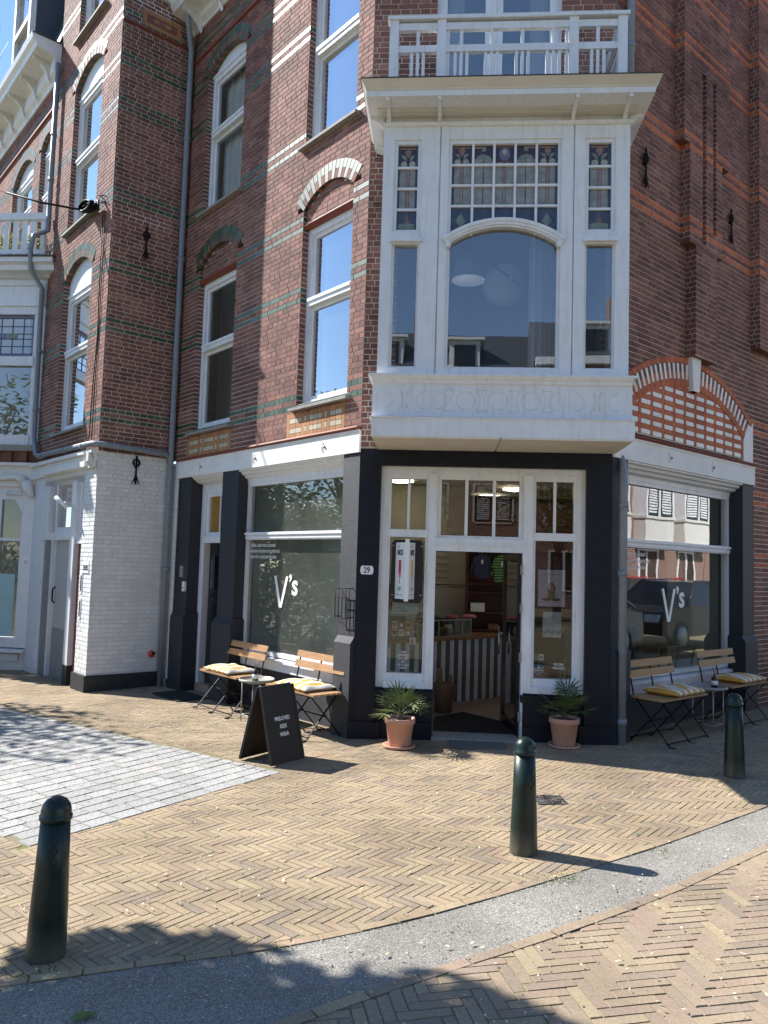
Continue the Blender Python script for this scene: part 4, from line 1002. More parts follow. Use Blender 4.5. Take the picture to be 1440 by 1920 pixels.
# ------------------------------------------------------------ neighbouring house that steps forward
nb_ = empty('terraced_house', T(K.x, K.y, 0), 'brick house stepping forward with white painted ground floor wall and numbers 33/35', 'building')
oL1 = arch_open(-1.95, -.70, 3.70, 6.17, .25); oL2 = arch_open(-1.97, -.70, 7.02, 9.45, .25); oL3 = arch_open(-1.97, -.72, 10.33, 12.6, .25)
brick_wall(nb_, WS, 0.0, 1.12, 3.25, 10.6, (), bandW, wall='side_wall', nind=300)
brick_wall(nb_, WS, 0.0, 1.11, .1, 3.25, (), None, 'brick_whitepaint', 'mortar_white', 200, wall='painted_wall', jit=.004)
fw_ = brick_wall(nb_, WW, -2.86, -.003, 3.28, 13.0, [oL1, oL2, oL3], bandW, wall='front_wall', nind=300)
brick_wall(nb_, WW, -.47, -.003, .1, 3.02, (), None, 'brick_whitepaint', 'mortar_white', 60, wall='painted_pier', jit=.004)
brick_wall(nb_, WA, -4.515, -4.285, .0, 3.18, (), None, 'brick_whitepaint', 'mortar_white', 20, wall='painted_return', jit=.004)
for o in (oL1, oL2, oL3): arch_ring(fw_, WW, o)
window(nb_, WW, -1.95, -.70, 3.70, 5.93, 4.98, infill='white', arch=oL1, curtain=dict(m='curtain_grey', x=(-1.9, -1.5)))
window(nb_, WW, -1.97, -.70, 7.02, 9.28, 8.2, infill='white', arch=oL2, curtain=dict(m='curtain_white', x=(-1.9, -1.62)))
window(nb_, WW, -1.97, -.72, 10.33, 12.5, 11.5, infill='white', arch=oL3)
p = MB(); p.box(-.01, 1.13, -.03, .2, -.4, .1, 'plinth_black'); p.build('plinth', nb_, WS)
p = MB(); p.box(-.5, .027, -.035, .2, -.4, .1, 'plinth_black'); p.build('plinth', nb_, WW)
p = MB(); p.box(-2.86, 1.0, .11, .13, 3.25, 13.0, 'plaster_grey') if False else p.box(-2.86, -.1, .9, .95, 3.2, 13, 'plaster_grey'); p.box(-2.86, -.0, .12, .9, 3.2, 3.3, 'plaster_grey'); p.box(-2.86, -.0, .12, .9, 6.7, 6.85, 'ceiling_white'); p.box(-2.86, -.0, .12, .9, 10.0, 10.15, 'ceiling_white'); p.build('interior', nb_, WW)
# beam, mouldings
b = MB(); b.box(-2.86, -.02, -.05, .1, 3.02, 3.26, 'beam_paint'); b.box(-2.86, -.0, -.1, .1, 3.22, 3.27, 'beam_paint'); b.box(-2.2, -.3, -.085, -.05, 3.04, 3.12, 'beam_paint'); b.prof([(.3, 2.86), (.3, 3.02), (.0, 3.02), (.03, 2.96), (.1, 2.93), (.16, 2.86)], -2.3, -.47); bo = b.build('beam', nb_, WW)
m = MB(); m.prof([(.0, 3.03), (-.09, 3.2), (-.12, 3.24), (-.12, 3.1), (-.05, 3.0)], -.14, -.05, 'cream_paint'); m.box(-.16, -.02, -.02, 0, 2.98, 3.12, 'cream_paint'); m.build('console', bo, WW)
# doors
d = MB(); d.box(-.98, -.80, .0, .14, .15, 2.87); d.box(-.98, -.80, -.0, .14, -.4, .15, 'plinth_black'); d.box(-.80, -.47, .05, .14, 1.98, 2.05); d.box(-.80, -.47, .03, .14, 1.94, 1.98); d.box(-.80, -.72, .06, .14, 2.05, 2.86); rd = d.build('front_door', nb_, WW)
p = MB(); p.box(-.80, -.47, .08, .12, -.2, 1.94, 'red_door'); p.box(-.77, -.5, .07, .08, .1, .5, 'red_door'); p.box(-.77, -.5, .07, .08, .65, 1.8, 'red_door'); p.build('door_leaf', rd, WW)
p = MB(); p.box(-.72, -.47, .09, .10, 2.05, 2.86, 'curtain_white'); p.build('transom_pane', rd, WW)
d = MB(); d.box(-2.14, -2.04, .0, .3, -.4, 2.0, 'grey_kick'); d.box(-2.04, -.98, .07, .19, 2.0, 2.12); d.box(-2.04, -1.95, .07, .19, -.3, 2.0); d.box(-1.08, -.98, .07, .19, -.3, 2.0); d.box(-1.08, -.98, .07, .19, 2.12, 2.87); d.box(-2.3, -2.04, .0, .3, 2.001, 2.87); d.box(-1.95, -1.85, .08, .19, 2.12, 2.87); d.box(-1.85, -1.08, .09, .19, 2.12, 2.2); gd = d.build('service_door', nb_, WW)
p = MB(); p.box(-1.95, -1.08, .13, .17, .62, 2.0, 'grey_door'); p.box(-1.95, -1.08, .125, .17, -.3, .62, 'grey_kick'); p.build('door_leaf', gd, WW)
p = MB(); p.tube([(-1.87, .12, 1.0), (-1.87, .08, 1.04), (-1.87, .08, 1.22), (-1.87, .12, 1.26)], .012, 6, 'iron_black'); p.build('handle', gd, WW)
p = MB(); p.add([(-1.85, .14, 2.2), (-1.08, .14, 2.2), (-1.08, .14, 2.87), (-1.85, .14, 2.87)], [(0, 1, 2, 3)], 'window_glass'); p.box(-1.85, -1.08, .25, .27, 2.2, 2.4, 'grey_kick'); p.build('transom_pane', gd, WW)
p = MB(); p.box(-2.86, -2.3, .0, .4, -.4, 3.02); p.box(-2.3, -2.14, .02, .4, -.4, 2.0); p.build('white_pier', nb_, WW)
p = MB(); p.box(-2.1, -.4, .42, .5, -.4, 3.0, 'plaster_grey'); p.build('lobby_wall', nb_, WW)
n = MB(); n.box(-.33, -.10, -.012, .0, 1.52, 1.68, 'number_enamel'); npl = n.build('number_plate', nb_, WW)
t = MB(); lettering(t, '33/35', -.215, 1.56, -.0145, .10, 'lettering_black', align='CENTER', sx=.85, bold=.004); t.build('lettering', npl, WW)
for z in (.86, 1.22):
    p = MB(); p.box(-.40, -.33, -.012, 0, z, z+.3, 'number_enamel'); p.box(-.385, -.345, -.015, -.012, z+.04, z+.26, 'lettering_black'); p.build('letter_slot', nb_, WW)
p = MB(); p.tube([(-.9, -.02, 2.5), (-.88, -.1, 2.48), (-.86, -.14, 2.55)], .015, 6, 'white_paint'); p.tube([(-.84, -.12, 2.47), (-.95, -.25, 2.62)], .03, 8, 'white_paint'); p.build('camera_housing', nb_, WW)
anchor(WS, .52, 6.42, .5).build('wall_anchor', nb_, WS); anchor(WS, .55, 3.03, .42).build('wall_anchor', nb_, WS)
p = MB(); p.lathe([(0, 0), (.05, .0), (.052, .03), (.03, .05), (0, .05)], 14, (0, 0, 0), 'orange_plastic'); p.tube([(0, 0, .05), (.02, .02, .09)], .014, 6, 'iron_black')
p.build('hose_valve', nb_, WS @ T(.93, 0, .36) @ Matrix.Rotation(R(90), 4, 'X'))
# horizontal rain pipe wrapping the corner; runs down from the eaves on the left
pp = [(-2.74, -.08, 10.3), (-2.74, -.08, 8), (-2.74, -.08, 7.3), (-2.74, -.3, 7.15), (-2.74, -.34, 6.9), (-2.78, -.3, 6.55), (-2.8, -.1, 6.3), (-2.8, -.08, 4), (-2.8, -.08, 3.75), (-2.72, -.08, 3.6), (-2.6, -.09, 3.42), (-2.45, -.1, 3.38), (-1.2, -.1, 3.36), (-.2, -.1, 3.345), (.0, -.095, 3.34), (.075, -.06, 3.335), (.105, .05, 3.33), (.105, .5, 3.32), (.105, .95, 3.305), (.08, 1.03, 3.27), (.05, 1.05, 3.18)]
m = MB(); m.tube(pp, .042, 10, 'pipe_zinc')
for x in (-2.2, -1.1, -.35): m.tube([(x-.025, -.1, 3.375-.018*(x+2.45)), (x+.025, -.1, 3.375-.018*(x+2.45))], .052, 10, 'pipe_zinc')
for z in (9, 8.2, 5.2, 4.2): m.tube([(-2.79 if z < 6 else -2.74, -.08, z-.03), (-2.79 if z < 6 else -2.74, -.08, z+.03)], .052, 10, 'pipe_zinc')
m.build('rain_pipe', nb_, WW)
# ------------------------------------------------------------ house at the far left with canted bay and balcony
fh = empty('bay_house', T(PF.x, PF.y, 0), 'house with white canted bay, planted balcony and bracketed eaves beside a dormer', 'building')
oF1 = arch_open(-3.72, -3.05, 7.0, 9.15, .18); oF2 = arch_open(-5.5, -4.15, 6.9, 9.05, .3)
wf = brick_wall(fh, WW, -8.5, -2.87, 3.3, 10.3, [oF1, oF2], bandW, wall='front_wall', nind=60)
for o in (oF1, oF2): arch_ring(wf, WW, o)
window(fh, WW, -3.72, -3.05, 7.0, 9.0, 8.2, infill='white', arch=oF1)
window(fh, WW, -5.5, -4.15, 6.9, 9.0, 8.3, infill='white', arch=oF2, sill=False)
p = MB(); p.box(-8.5, -2.9, .9, .95, 0, 10, 'plaster_grey'); p.box(-8.5, -2.9, .15, .9, 6.6, 6.7, 'plaster_grey'); p.build('interior', fh, WW)
# eaves
e = MB(); e.prof([(.1, 10.1), (.1, 10.75), (-.5, 10.75), (-.48, 10.68), (-.42, 10.63), (-.41, 10.54), (-.1, 10.51), (-.1, 10.25), (-.03, 10.2), (-.03, 10.1)], -8.6, -2.88); e.box(-8.6, -2.86, -.5, .1, 10.752, 10.765, 'lead_flashing'); eo = e.build('eaves_cornice', fh, WW)
for x in (-3.2, -3.95, -4.7, -5.45, -6.2, -6.95, -7.7):
    m = MB(); m.prof([(-.1, 10.15), (-.1, 10.51), (-.38, 10.54), (-.38, 10.48), (-.26, 10.44), (-.16, 10.34), (-.12, 10.22)], x-.035, x+.035, 'cream_paint'); m.build('bracket', eo, WW)
m = MB(); m.prof([(.0, 9.62), (.0, 9.68), (-.04, 9.67), (-.04, 9.63)], -8.6, -2.9, 'red_brown'); m.build('moulding', eo, WW)
r = MB(); r.add([(-8.6, -.05, 10.77), (-2.86, -.05, 10.77), (-2.86, .9, 14), (-8.6, .9, 14)], [(0, 1, 2, 3)], 'slate'); r.build('roof', fh, WW)
# dormer
d = MB(); x0, x1 = -5.1, -3.95
for a, b2 in ((x0, x0+.12), (x1-.12, x1)): d.box(a, b2, -.28, -.18, 10.77, 13.0)
d.box(x0+.12, x1-.12, -.26, -.18, 10.77, 10.95); d.box(x0+.12, x1-.12, -.28, -.18, 11.75, 11.85); d.box(x0+.12, x1-.12, -.26, -.18, 12.85, 13.0)
do = d.build('dormer', fh, WW)
m = MB(); m.box(x0+.02, x1-.0, -.18, 1.4, 10.77, 13.0, 'zinc_dark'); m.build('cheek', do, WW)
m = MB(); m.box(x0-.3, x1+.3, -.6, 1.5, 13.0, 13.1); m.box(x0-.32, x1+.32, -.62, 1.5, 13.1, 13.16, 'lead_flashing'); m.build('dormer_roof', do, WW)
for a, b2 in ((10.95, 11.75), (11.85, 12.85)):
    m = MB(); m.add([(x0+.12, -.21, a), (x1-.12, -.21, a), (x1-.12, -.21, b2), (x0+.12, -.21, b2)], [(0, 1, 2, 3)], 'window_glass'); m.build('pane', do, WW)
# mansard of the next house
m = MB(); m.box(-12, -8.9, .0, .3, 3, 11.4, 'brick_far'); m.add([(-12, -.4, 11.4), (-8.9, -.4, 11.4), (-8.9, .5, 14.2), (-12, .5, 14.2)], [(0, 1, 2, 3)], 'slate'); m.box(-12, -8.9, -.6, .3, 14.2, 14.5); m.build('neighbour_roof', fh, WW)
# canted bay (first floor)
b = MB(); XW = -2.6
b.box(-.16, .0, .0, .12, 3.6, 6.0); b.box(XW, -.16, 0, .12, 5.88, 6.0); b.box(XW, -.16, -.02, .12, 4.98, 5.14); b.box(XW, -.16, -.02, .12, 3.6, 3.78); b.box(-.2, -.16, .02, .1, 3.78, 5.88); b.box(-1.55, -1.4, 0, .12, 3.78, 5.88)
b.box(-.0, .08, .0, .3, 3.6, 6.0); by = b.build('canted_bay', fh, WL)
f = MB(); f.box(XW, .02, .0, .2, 6.0, 6.5); f.box(XW, -.02, -.03, .0, 6.02, 6.06); f.box(XW, -.02, -.03, 0, 6.38, 6.42); f.box(-.1, -.02, -.03, 0, 6.06, 6.38); f.prof([(.2, 6.5), (.2, 6.78), (-.3, 6.78), (-.3, 6.7), (-.24, 6.66), (-.22, 6.58), (-.1, 6.54), (-.05, 6.5)], XW, .22); f.box(XW, .25, -.33, .3, 6.781, 6.8, 'lead_flashing'); f.build('cornice', by, WL)
for x0, x1 in ((-1.4, -.2), (XW, -1.55)):
    p = MB(); p.add([(x0, .06, 3.78), (x1, .06, 3.78), (x1, .06, 4.98), (x0, .06, 4.98)], [(0, 1, 2, 3)], 'bay_glass'); p.build('pane', by, WL)
    # leaded light with rectangular quarries
    p = MB(); p.add([(x0, .06, 5.14), (x1, .06, 5.14), (x1, .06, 5.88), (x0, .06, 5.88)], [(0, 1, 2, 3)], 'bay_glass')
    w_ = (x1-x0)/6
    for i in range(1, 6): p.box(x0+i*w_-.006, x0+i*w_+.006, .05, .058, 5.2, 5.82, 'lead_came')
    for z in (5.2, 5.33, 5.46, 5.55, 5.68, 5.82): p.box(x0, x1, .05, .058, z-.006, z+.006, 'lead_came')
    for a, c_, e_ in ((0, 1, 'lead_lilac'), (5, 6, 'lead_lilac')): p.box(x0+a*w_, x0+a*w_+.05 if a == 0 else x1, .052, .057, 5.14, 5.88, e_) if a == 0 else p.box(x1-.05, x1, .052, .057, 5.14, 5.88, e_)
    p.box(x0, x1, .053, .057, 5.82, 5.88, 'lead_lilac'); p.box(x0, x1, .053, .057, 5.14, 5.2, 'lead_lilac')
    for i, m_ in ((1, 'lead_green'), (2, 'lead_lilac'), (3, 'lead_green')): p.box(x0+(i+.5)*w_, x0+(i+1.4)*w_, .046, .052, 5.47, 5.55, m_)
    p.build('leaded_pane', by, WL)
p = MB(); p.box(XW, .0, .6, .7, 3.3, 6.6, 'plaster_grey'); p.box(XW, .1, -.1, .1, 3.5, 3.6, 'sill_stone'); p.box(XW, .05, .02, .3, 3.28, 3.5, 'brick_reveal')
for i in range(9): p.box(-.3-i*.27, -.16-i*.27, -.04, .02, 3.28, 3.5, 'brick_red', rng.random())
p.build('bay_base', by, WL)
# balcony rail
r = MB(); r.box(XW, -.02, -.14, -.04, 7.5, 7.62); bl = r.build('balcony', fh, WL)
m = MB(); m.box(XW, -.02, -.12, -.06, 6.9, 6.98); m.build('rail', bl, WL)
for i in range(15):
    x = -.08-i*.165; m = MB(); m.box(x-.04, x+.04, -.11, -.07, 6.8, 7.5); m.build('baluster', bl, WL)
# white shop window (ground floor)
s = MB(); s.box(-.2, .05, .0, .3, .2, 2.9); s.box(XW, -.2, .05, .2, 2.68, 2.9); s.box(XW, -.2, .02, .2, .2, .36); s.prof([(.2, .1), (.2, .2), (-.06, .17), (-.06, .12)], XW, .0); s.box(XW, .05, .04, .3, -.5, .1, 'cream_paint'); s.box(XW, .05, -.0, .2, -.5, -.12, 'cream_paint')
s.box(XW, .0, -.02, .3, 2.9, 3.3, 'beam_paint'); s.box(XW, .1, -.09, .3, 3.25, 3.3, 'beam_paint')
for x in (-.62, -1.1, -1.6, -2.1): s.box(x-.025, x+.025, .06, .14, .36, 2.68)
s.box(XW, -.2, .06, .14, 1.98, 2.03); s.prism([(-.2, 2.68), (-.36, 2.68), (-.3, 2.6), (-.25, 2.5), (-.2, 2.42)], .05, .15)
for i in range(4): s.box(-.12-i*.55-.35, -.12-i*.55, -.0, .06, -.02, .09, 'cream_paint')
for i in range(4): s.tube([(-.2-i*.5, .03, 2.78), (-.5-i*.5, .03, 2.78)], .03, 6)
sf = s.build('shop_window', fh, WL)
for (a, b2, c_, e_, gm) in ((-.595, -.2, 2.03, 2.68, 'shop_glass'), (-.595, -.2, .36, 1.98, 'shop_glass'), (-1.075, -.645, 2.03, 2.68, 'shop_glass'), (-1.075, -.645, .36, 1.98, 'shop_glass'), (XW, -1.125, .36, 2.68, 'shop_glass')):
    p = MB(); p.add([(a, .1, c_), (b2, .1, c_), (b2, .1, e_), (a, .1, e_)], [(0, 1, 2, 3)], gm); p.build('pane', sf, WL)
for a, b2 in ((-.58, -.3), (-1.06, -.66), (-1.9, -1.13)):
    p = MB(); p.box(a, b2, .088, .092, .38, 1.42, 'frosted_teal'); p.build('frosted_film', sf, WL)
p = MB(); p.box(XW, .0, 1.2, 1.25, -.3, 2.9, 'plaster_grey'); p.box(XW, 0, .3, 1.2, 2.85, 2.9, 'plaster_grey'); p.box(-1.2, -.2, .5, .9, 1.2, 1.65, 'steel_grey'); p.build('interior', sf, WL)
sc = MB()
for x0 in (-.15,):
    sc.tube([(-.15, -.05, 2.98), (-.3, -.07, 3.06), (-.6, -.05, 3.02), (-.85, -.04, 3.06)], [.09, .06, .04, .05], 8, 'beam_paint'); sc.tube([(-.02, -.05, 2.72), (-.08, -.07, 2.85), (-.12, -.06, 2.98)], [.05, .09, .1], 8, 'beam_paint')
sc.tube([(-.95, -.03, 3.05), (-.95, -.05, 3.05)], .06, 12, 'beam_paint'); sc.build('scroll_ornament', sf, WL)
p = MB(); p.box(-.12, -.03, -.01, .0, 1.55, 1.75, 'number_enamel'); lettering(p, '33', -.075, 1.6, -.012, .08, 'lettering_black', align='CENTER', sx=.7); p.build('number_plate', sf, WL)
# balcony plants
def leafball(mb, c, rad, n, size, mat, rz=1.0):
    for i in range(n):
        d = Vector((rng.gauss(0, 1), rng.gauss(0, 1), rng.gauss(0, 1))).normalized()*rad*(rng.random()**.45); d.z *= rz
        p = Vector(c)+d; a = Vector((rng.gauss(0, 1), rng.gauss(0, 1), rng.gauss(0, .6))).normalized(); b_ = a.cross(Vector((rng.gauss(0, 1), rng.gauss(0, 1), rng.gauss(0, 1)))).normalized()
        s1, s2 = size*rng.uniform(.6, 1.2), size*.45*rng.uniform(.7, 1.2)
        mb.add([p-a*s1, p+b_*s2, p+a*s1, p-b_*s2], [(0, 1, 2, 3)], mat, rng.random())
for i, (x, col, lab) in enumerate(((-.35, 'flower_yellow', 'yellow flowering plant in dark pot on the far balcony'), (-.82, 'flower_pink', 'pink flowering plant in pale pot on the far balcony'))):
    W = WL @ T(x, .12, 6.8); o = empty('potted_flowers', W, lab, 'plant')
    m = MB(); m.lathe([(.07, 0), (.1, .22), (.11, .22), (.09, .2)], 12, (0, 0, 0), 'lettering_black' if i == 0 else 'paper_white'); m.build('pot', o, W)
    m = MB(); leafball(m, (0, 0, .4), .2, 130, .045, 'balcony_leaf'); leafball(m, (0, -.02, .48), .18, 45, .03, col); m.build('foliage', o, W)
# bundle of cable hung on the corner of the terraced house
cb = empty('cable_bundle', WW @ T(-.33, -.05, 6.95), 'black coil of cable hanging from a wall bracket at the brick corner', 'cable')
m = MB()
dirv = Vector((-1, -.25, .1)).normalized()
for i in range(9):
    ph = rng.uniform(0, 6.28); r0 = rng.uniform(.04, .075); pts = []
    for k_ in range(17):
        a = 2*math.pi*k_/16; pts.append((-.33-.27+.27*math.cos(a)*(1+.06*math.sin(i)), -.14-.05*math.sin(i*1.3)+.02*math.cos(a+ph), 6.97+r0*math.sin(a)+.045*math.cos(a)*-1+rng.uniform(-.008, .008)))
    m.tube(pts, .013, 6, 'iron_black')
m.build('coil', cb, WW)
m = MB(); m.tube([(-.3, .0, 6.98), (-.3, -.12, 6.95)], .02, 6, 'steel_bright'); m.tube([(-.3, -.1, 6.98), (-.28, -.1, 6.82)], .018, 6, 'iron_black'); m.tube([(-.36, -.0, 7.05), (-.3, -.1, 7.06), (-.24, 0, 7.05)], .008, 5, 'iron_black'); m.build('bracket', cb, WW)
m = MB(); m.tube([(-.8, -.15, 6.98), (-1.3, -.6, 7.12), (-1.75, -1.0, 7.3)], .016, 6, 'iron_black'); m.tube([(-1.7, -.95, 7.27), (-4, -2.7, 8.4), (-9, -6.5, 10.8)], .004, 4, 'iron_black'); m.build('tail_wire', cb, WW)
m = MB(); m.tube([(-.28, -.03, 6.8), (-.3, -.015, 5.6), (-.26, -.015, 5.0), (-.33, -.015, 4.3), (-.35, -.02, 3.45)], .008, 5, 'iron_black'); m.tube([(-.22, -.03, 6.8), (-.22, -.015, 5.2), (-.25, -.015, 4.4), (-.24, -.02, 3.45)], .006, 5, 'iron_black'); m.build('down_wire', cb, WW)

p = MB(); p.box(.30, .90, -.004, .02, 9.74, 9.995, 'brick_tan', .4); p.box(.36, .84, -.008, -.003, 9.80, 9.93, 'brick_red', .4)
for i in range(5): p.box(.37+i*.094, .455+i*.094, -.012, -.007, 9.84, 9.895, 'brick_tan' if i % 2 else 'brick_red', rng.random())
p.build('brick_panel', nb_, WS)
p = MB(); p.prof([(0, 9.66), (0, 9.70), (-.03, 9.69), (-.03, 9.67)], 0, 1.1, 'red_brown'); p.build('moulding', nb_, WS)
p = MB(); p.prof([(.0, 10.25), (.0, 10.6), (-.5, 10.6), (-.5, 10.5), (-.44, 10.44), (-.1, 10.4), (-.06, 10.25)], .45, 1.1); p.build('eaves_cornice', nb_, WS)

# ------------------------------------------------------------ street furniture and things at the shop
def bollard(x, y, lean, label):
    W = GT(x, y, 0) @ Matrix.Rotation(R(lean), 4, 'Y'); o = empty('bollard', W, label, 'bollard', 'green cast iron bollards along the kerb')
    m = MB(); m.lathe([(.088, -.05), (.087, .02), (.081, .2), (.0725, .4), (.0645, .6)], 28, (0, 0, 0), 'bollard_green'); m.build('shaft', o, W)
    m = MB(); m.lathe([(.0645, .6), (.072, .605), (.072, .622), (.066, .628), (.066, .648), (.06, .67), (.045, .69), (.022, .703), (.0, .706)], 28, (0, 0, 0), 'bollard_green'); m.build('cap', o, W)
    m = MB()
    for k_ in range(3):
        z = .50-k_*.045; rr = .0705+.0018*k_
        for s_ in (-1, 1):
            pts = []
            for i in range(5):
                a = R(-62)+s_*(i-2)*.11; pts.append((rr*math.cos(a), rr*math.sin(a), z+(i-2)*.011))
            m.tube(pts, .0028, 4, 'bollard_green')
    m.build('emblem', o, W); return o
bollard(-1.742, 3.49, 1.0, 'dark green bollard beside the granite setts with weeds at its foot')
bollard(.552, 4.985, 0, 'dark green bollard casting a long shadow over the asphalt strip')
bollard(2.545, 6.94, 0, 'dark green bollard standing at the edge of the building shadow')
def bench(W, label, group, cush_label, cx=0):
    o = empty('folding_bench', W, label, 'bench', group); hw = .45
    for z, y, t in ((.775, -.035, 0), (.675, -.06, 0)):
        m = MB(); m.obox((0, y, z), (hw, 0, 0), (0, .009, .0), (0, .008, .036), 'bench_wood'); m.build('back_slat', o, W)
    for i in range(5):
        m = MB(); y = -.12-i*.075; m.box(-hw, hw, y-.033, y+.033, .445, .465, 'bench_wood'); m.build('seat_slat', o, W)
    for x in (-.4, 0, .4):
        m = MB(); m.bar((x, -.50, 0), (x, -.085, .47), .008, .02, 'iron_black', (1, 0, 0)); m.bar((x, -.085, .47), (x, -.02, .81), .008, .02, 'iron_black', (1, 0, 0)); m.box(x-.012, x+.012, -.545, -.49, .0, .012, 'iron_black'); m.build('rear_leg', o, W)
        m = MB(); m.bar((x+.012, -.05, 0), (x+.012, -.45, .44), .008, .02, 'iron_black', (1, 0, 0)); m.box(x, x+.024, -.07, -.02, 0, .012, 'iron_black'); m.build('front_leg', o, W)
    m = MB()
    for y, z in ((-.45, .44), (-.12, .44), (-.27, .23), (-.47, .035), (-.06, .035)): m.tube([(-.42, y, z), (.42, y, z)], .007, 5, 'iron_black')
    m.build('cross_rail', o, W)
    # cushion lies on the seat: a thing of its own
    Wc = W @ T(cx, -.27, .468, 0); n = 22; a_, b_, h = .30, .205, .045; vs = []; fs = []
    for s_ in (1, -1):
        for j_ in range(n+1):
            for i in range(n+1):
                u, v = -1+2*i/n, -1+2*j_/n; e = max(0, (1-u**4)*(1-v**4))**.5
                pin = 1-.055*(1-abs(u))*(1 if abs(v) > .9 else .4)
                tuft = .012*math.exp(-((u*a_)**2+(v*b_)**2)/.0025)+.006*math.sin(9*u+3*v)
                z = .03+s_*h*e*(1+.12*math.sin(5*u)*math.cos(4*v)) - (tuft*e if s_ > 0 else 0)
                vs.append((u*a_*(1-.05*(1-v*v)*abs(u)), v*b_*(1-.07*(1-u*u)*abs(v)), max(z, .002)))
    for s_ in (0, 1):
        o_ = s_*(n+1)**2
        for j_ in range(n):
            for i in range(n):
                f = (o_+j_*(n+1)+i, o_+j_*(n+1)+i+1, o_+(j_+1)*(n+1)+i+1, o_+(j_+1)*(n+1)+i); fs.append(f if s_ == 0 else f[::-1])
    m = MB(); m.add(vs, fs, 'cushion_stripe', .5, True); m.build('seat_cushion', None, Wc, label=cush_label, cat='cushion')
    return o
def side_table(W, label, bot_label):
    o = empty('side_table', W, label, 'table'); hh = .46
    m = MB(); m.lathe([(.0, hh-.006), (.2, hh-.006), (.205, hh), (.205, hh+.022), (.198, hh+.022), (.196, hh+.004), (0, hh+.004)], 32, (0, 0, 0), 'tray_grey'); m.build('tray_top', o, W)
    for i in range(4):
        a = R(45+90*i); x, y = .165*math.cos(a), .165*math.sin(a); m = MB(); m.tube([(x, y, 0), (x, y, hh-.006)], .008, 6, 'steel_grey'); m.build('leg', o, W)
    m = MB()
    for i in range(4):
        a, b_ = R(45+90*i), R(135+90*i)
        for z in (.07, hh-.02): m.tube([(.165*math.cos(a), .165*math.sin(a), z), (.165*math.cos(b_), .165*math.sin(b_), z)], .006, 5, 'steel_grey')
    m.build('cross_bar', o, W)
    Wb_ = W @ T(.05, -.05, hh+.0045); b = empty('bottle_vase', Wb_, bot_label, 'bottle')
    m = MB(); m.lathe([(.0, 0), (.034, 0), (.036, .006), (.036, .09), (.03, .105), (.013, .115), (.013, .14), (.0, .14)], 16, (0, 0, 0), 'bottle_brown'); m.build('glass_body', b, Wb_)
    m = MB(); m.lathe([(.0365, .025), (.0365, .075)], 16, (0, 0, 0), 'paper_white'); m.build('paper_label', b, Wb_)
    m = MB()
    for i in range(4): m.tube([(0, 0, .12), (.012*math.sin(i*2), .012*math.cos(i*2), .19), (.03*math.sin(i*2), .03*math.cos(i*2), .23)], .0025, 4, 'bench_wood')
    m.build('dried_stems', b, Wb_)
def onw(W, x, y):      # place on the sloping pavement in front of a facade
    p = W @ Vector((x, y, 0)); m = W.copy(); m.translation = (p.x, p.y, gz(p.x)); return m
bench(onw(WA, -2.08, .02), 'wooden folding bench on iron legs between the recessed door and small table', 'folding benches at the shop windows', 'yellow striped cushion on the bench next to the recessed door', -.03)
bench(onw(WA, -.54, .02), 'wooden folding bench on iron legs behind the black sandwich board', 'folding benches at the shop windows', 'yellow striped cushion on the bench behind the sandwich board', .02)
bench(onw(WC, .72, .02), 'shaded wooden folding bench next to the grey drainpipe at the entrance', 'folding benches at the shop windows', 'yellow striped cushion on the bench next to the drainpipe', .08)
bench(onw(WC, 2.18, .02), 'shaded wooden folding bench under the far end of the side window', 'folding benches at the shop windows', 'yellow striped cushion on the bench at far end of side window', .1)
side_table(onw(WA, -1.36, -.32), 'small round grey tray table standing in sunshine between two benches', 'brown bottle with dried stems on the sunlit tray table')
side_table(onw(WC, 1.50, -.27), 'small round grey tray table standing in shade between two benches', 'brown bottle with dried stems on the shaded tray table')
# sandwich board
Ws_ = GT(-1.505, 7.09, 58-90+0)      # local x = spread direction, y = width direction
sb = empty('sandwich_board', Ws_, 'black sandwich board lettered preloved kids wear on the pavement', 'sign'); hz = .67; sp = .20; hw = .215
for sx, nm in ((1, 'front_panel'), (-1, 'back_panel')):
    m = MB(); th_ = math.atan2(sp-.03, hz); a = Vector((sx*sp, 0, .012)); b_ = Vector((sx*.022, 0, hz)); d_ = (b_-a); nrm = Vector((d_.z, 0, -d_.x)).normalized()*sx
    m.obox((a+b_)/2, d_/2, Vector((0, hw, 0)), nrm*.008, 'board_black'); m.obox((a+b_)/2-nrm*.0095, d_*.46, Vector((0, hw-.02, 0)), nrm*.001, 'board_inside')
    for yy in (-hw+.015, hw-.015): m.obox((a+b_)/2+Vector((0, yy, 0)), d_/2, Vector((0, .015, 0)), nrm*.012, 'board_black')
    if sx > 0: m.obox(b_-d_*.02, d_*.022, Vector((0, .06, 0)), nrm*.013, 'board_black')
    po = m.build(nm, sb, Ws_)
    if sx > 0:
        ang = math.atan2(d_.x, d_.z); ctr = (a+b_)/2+nrm*.0095
        Wt = Ws_ @ Matrix.Translation(ctr) @ Matrix.Rotation(ang, 4, 'Y') @ Matrix.Rotation(R(90), 4, 'Z')
        t = MB()
        for i, wd in enumerate(('PRELOVED', 'KIDS', 'WEAR')): lettering(t, wd, 0, .03-.07*i, -.0005, .048, align='CENTER', sx=.85, bold=.0012)
        t.build('lettering', po, Wt)
m = MB(); m.tube([(-.02, hw-.03, hz+.0), (0, hw-.03, hz+.012), (.02, hw-.03, hz)], .004, 5, 'steel_grey'); m.tube([(-.02, -hw+.03, hz+.0), (0, -hw+.03, hz+.012), (.02, -hw+.03, hz)], .004, 5, 'steel_grey'); m.build('hinge', sb, Ws_)
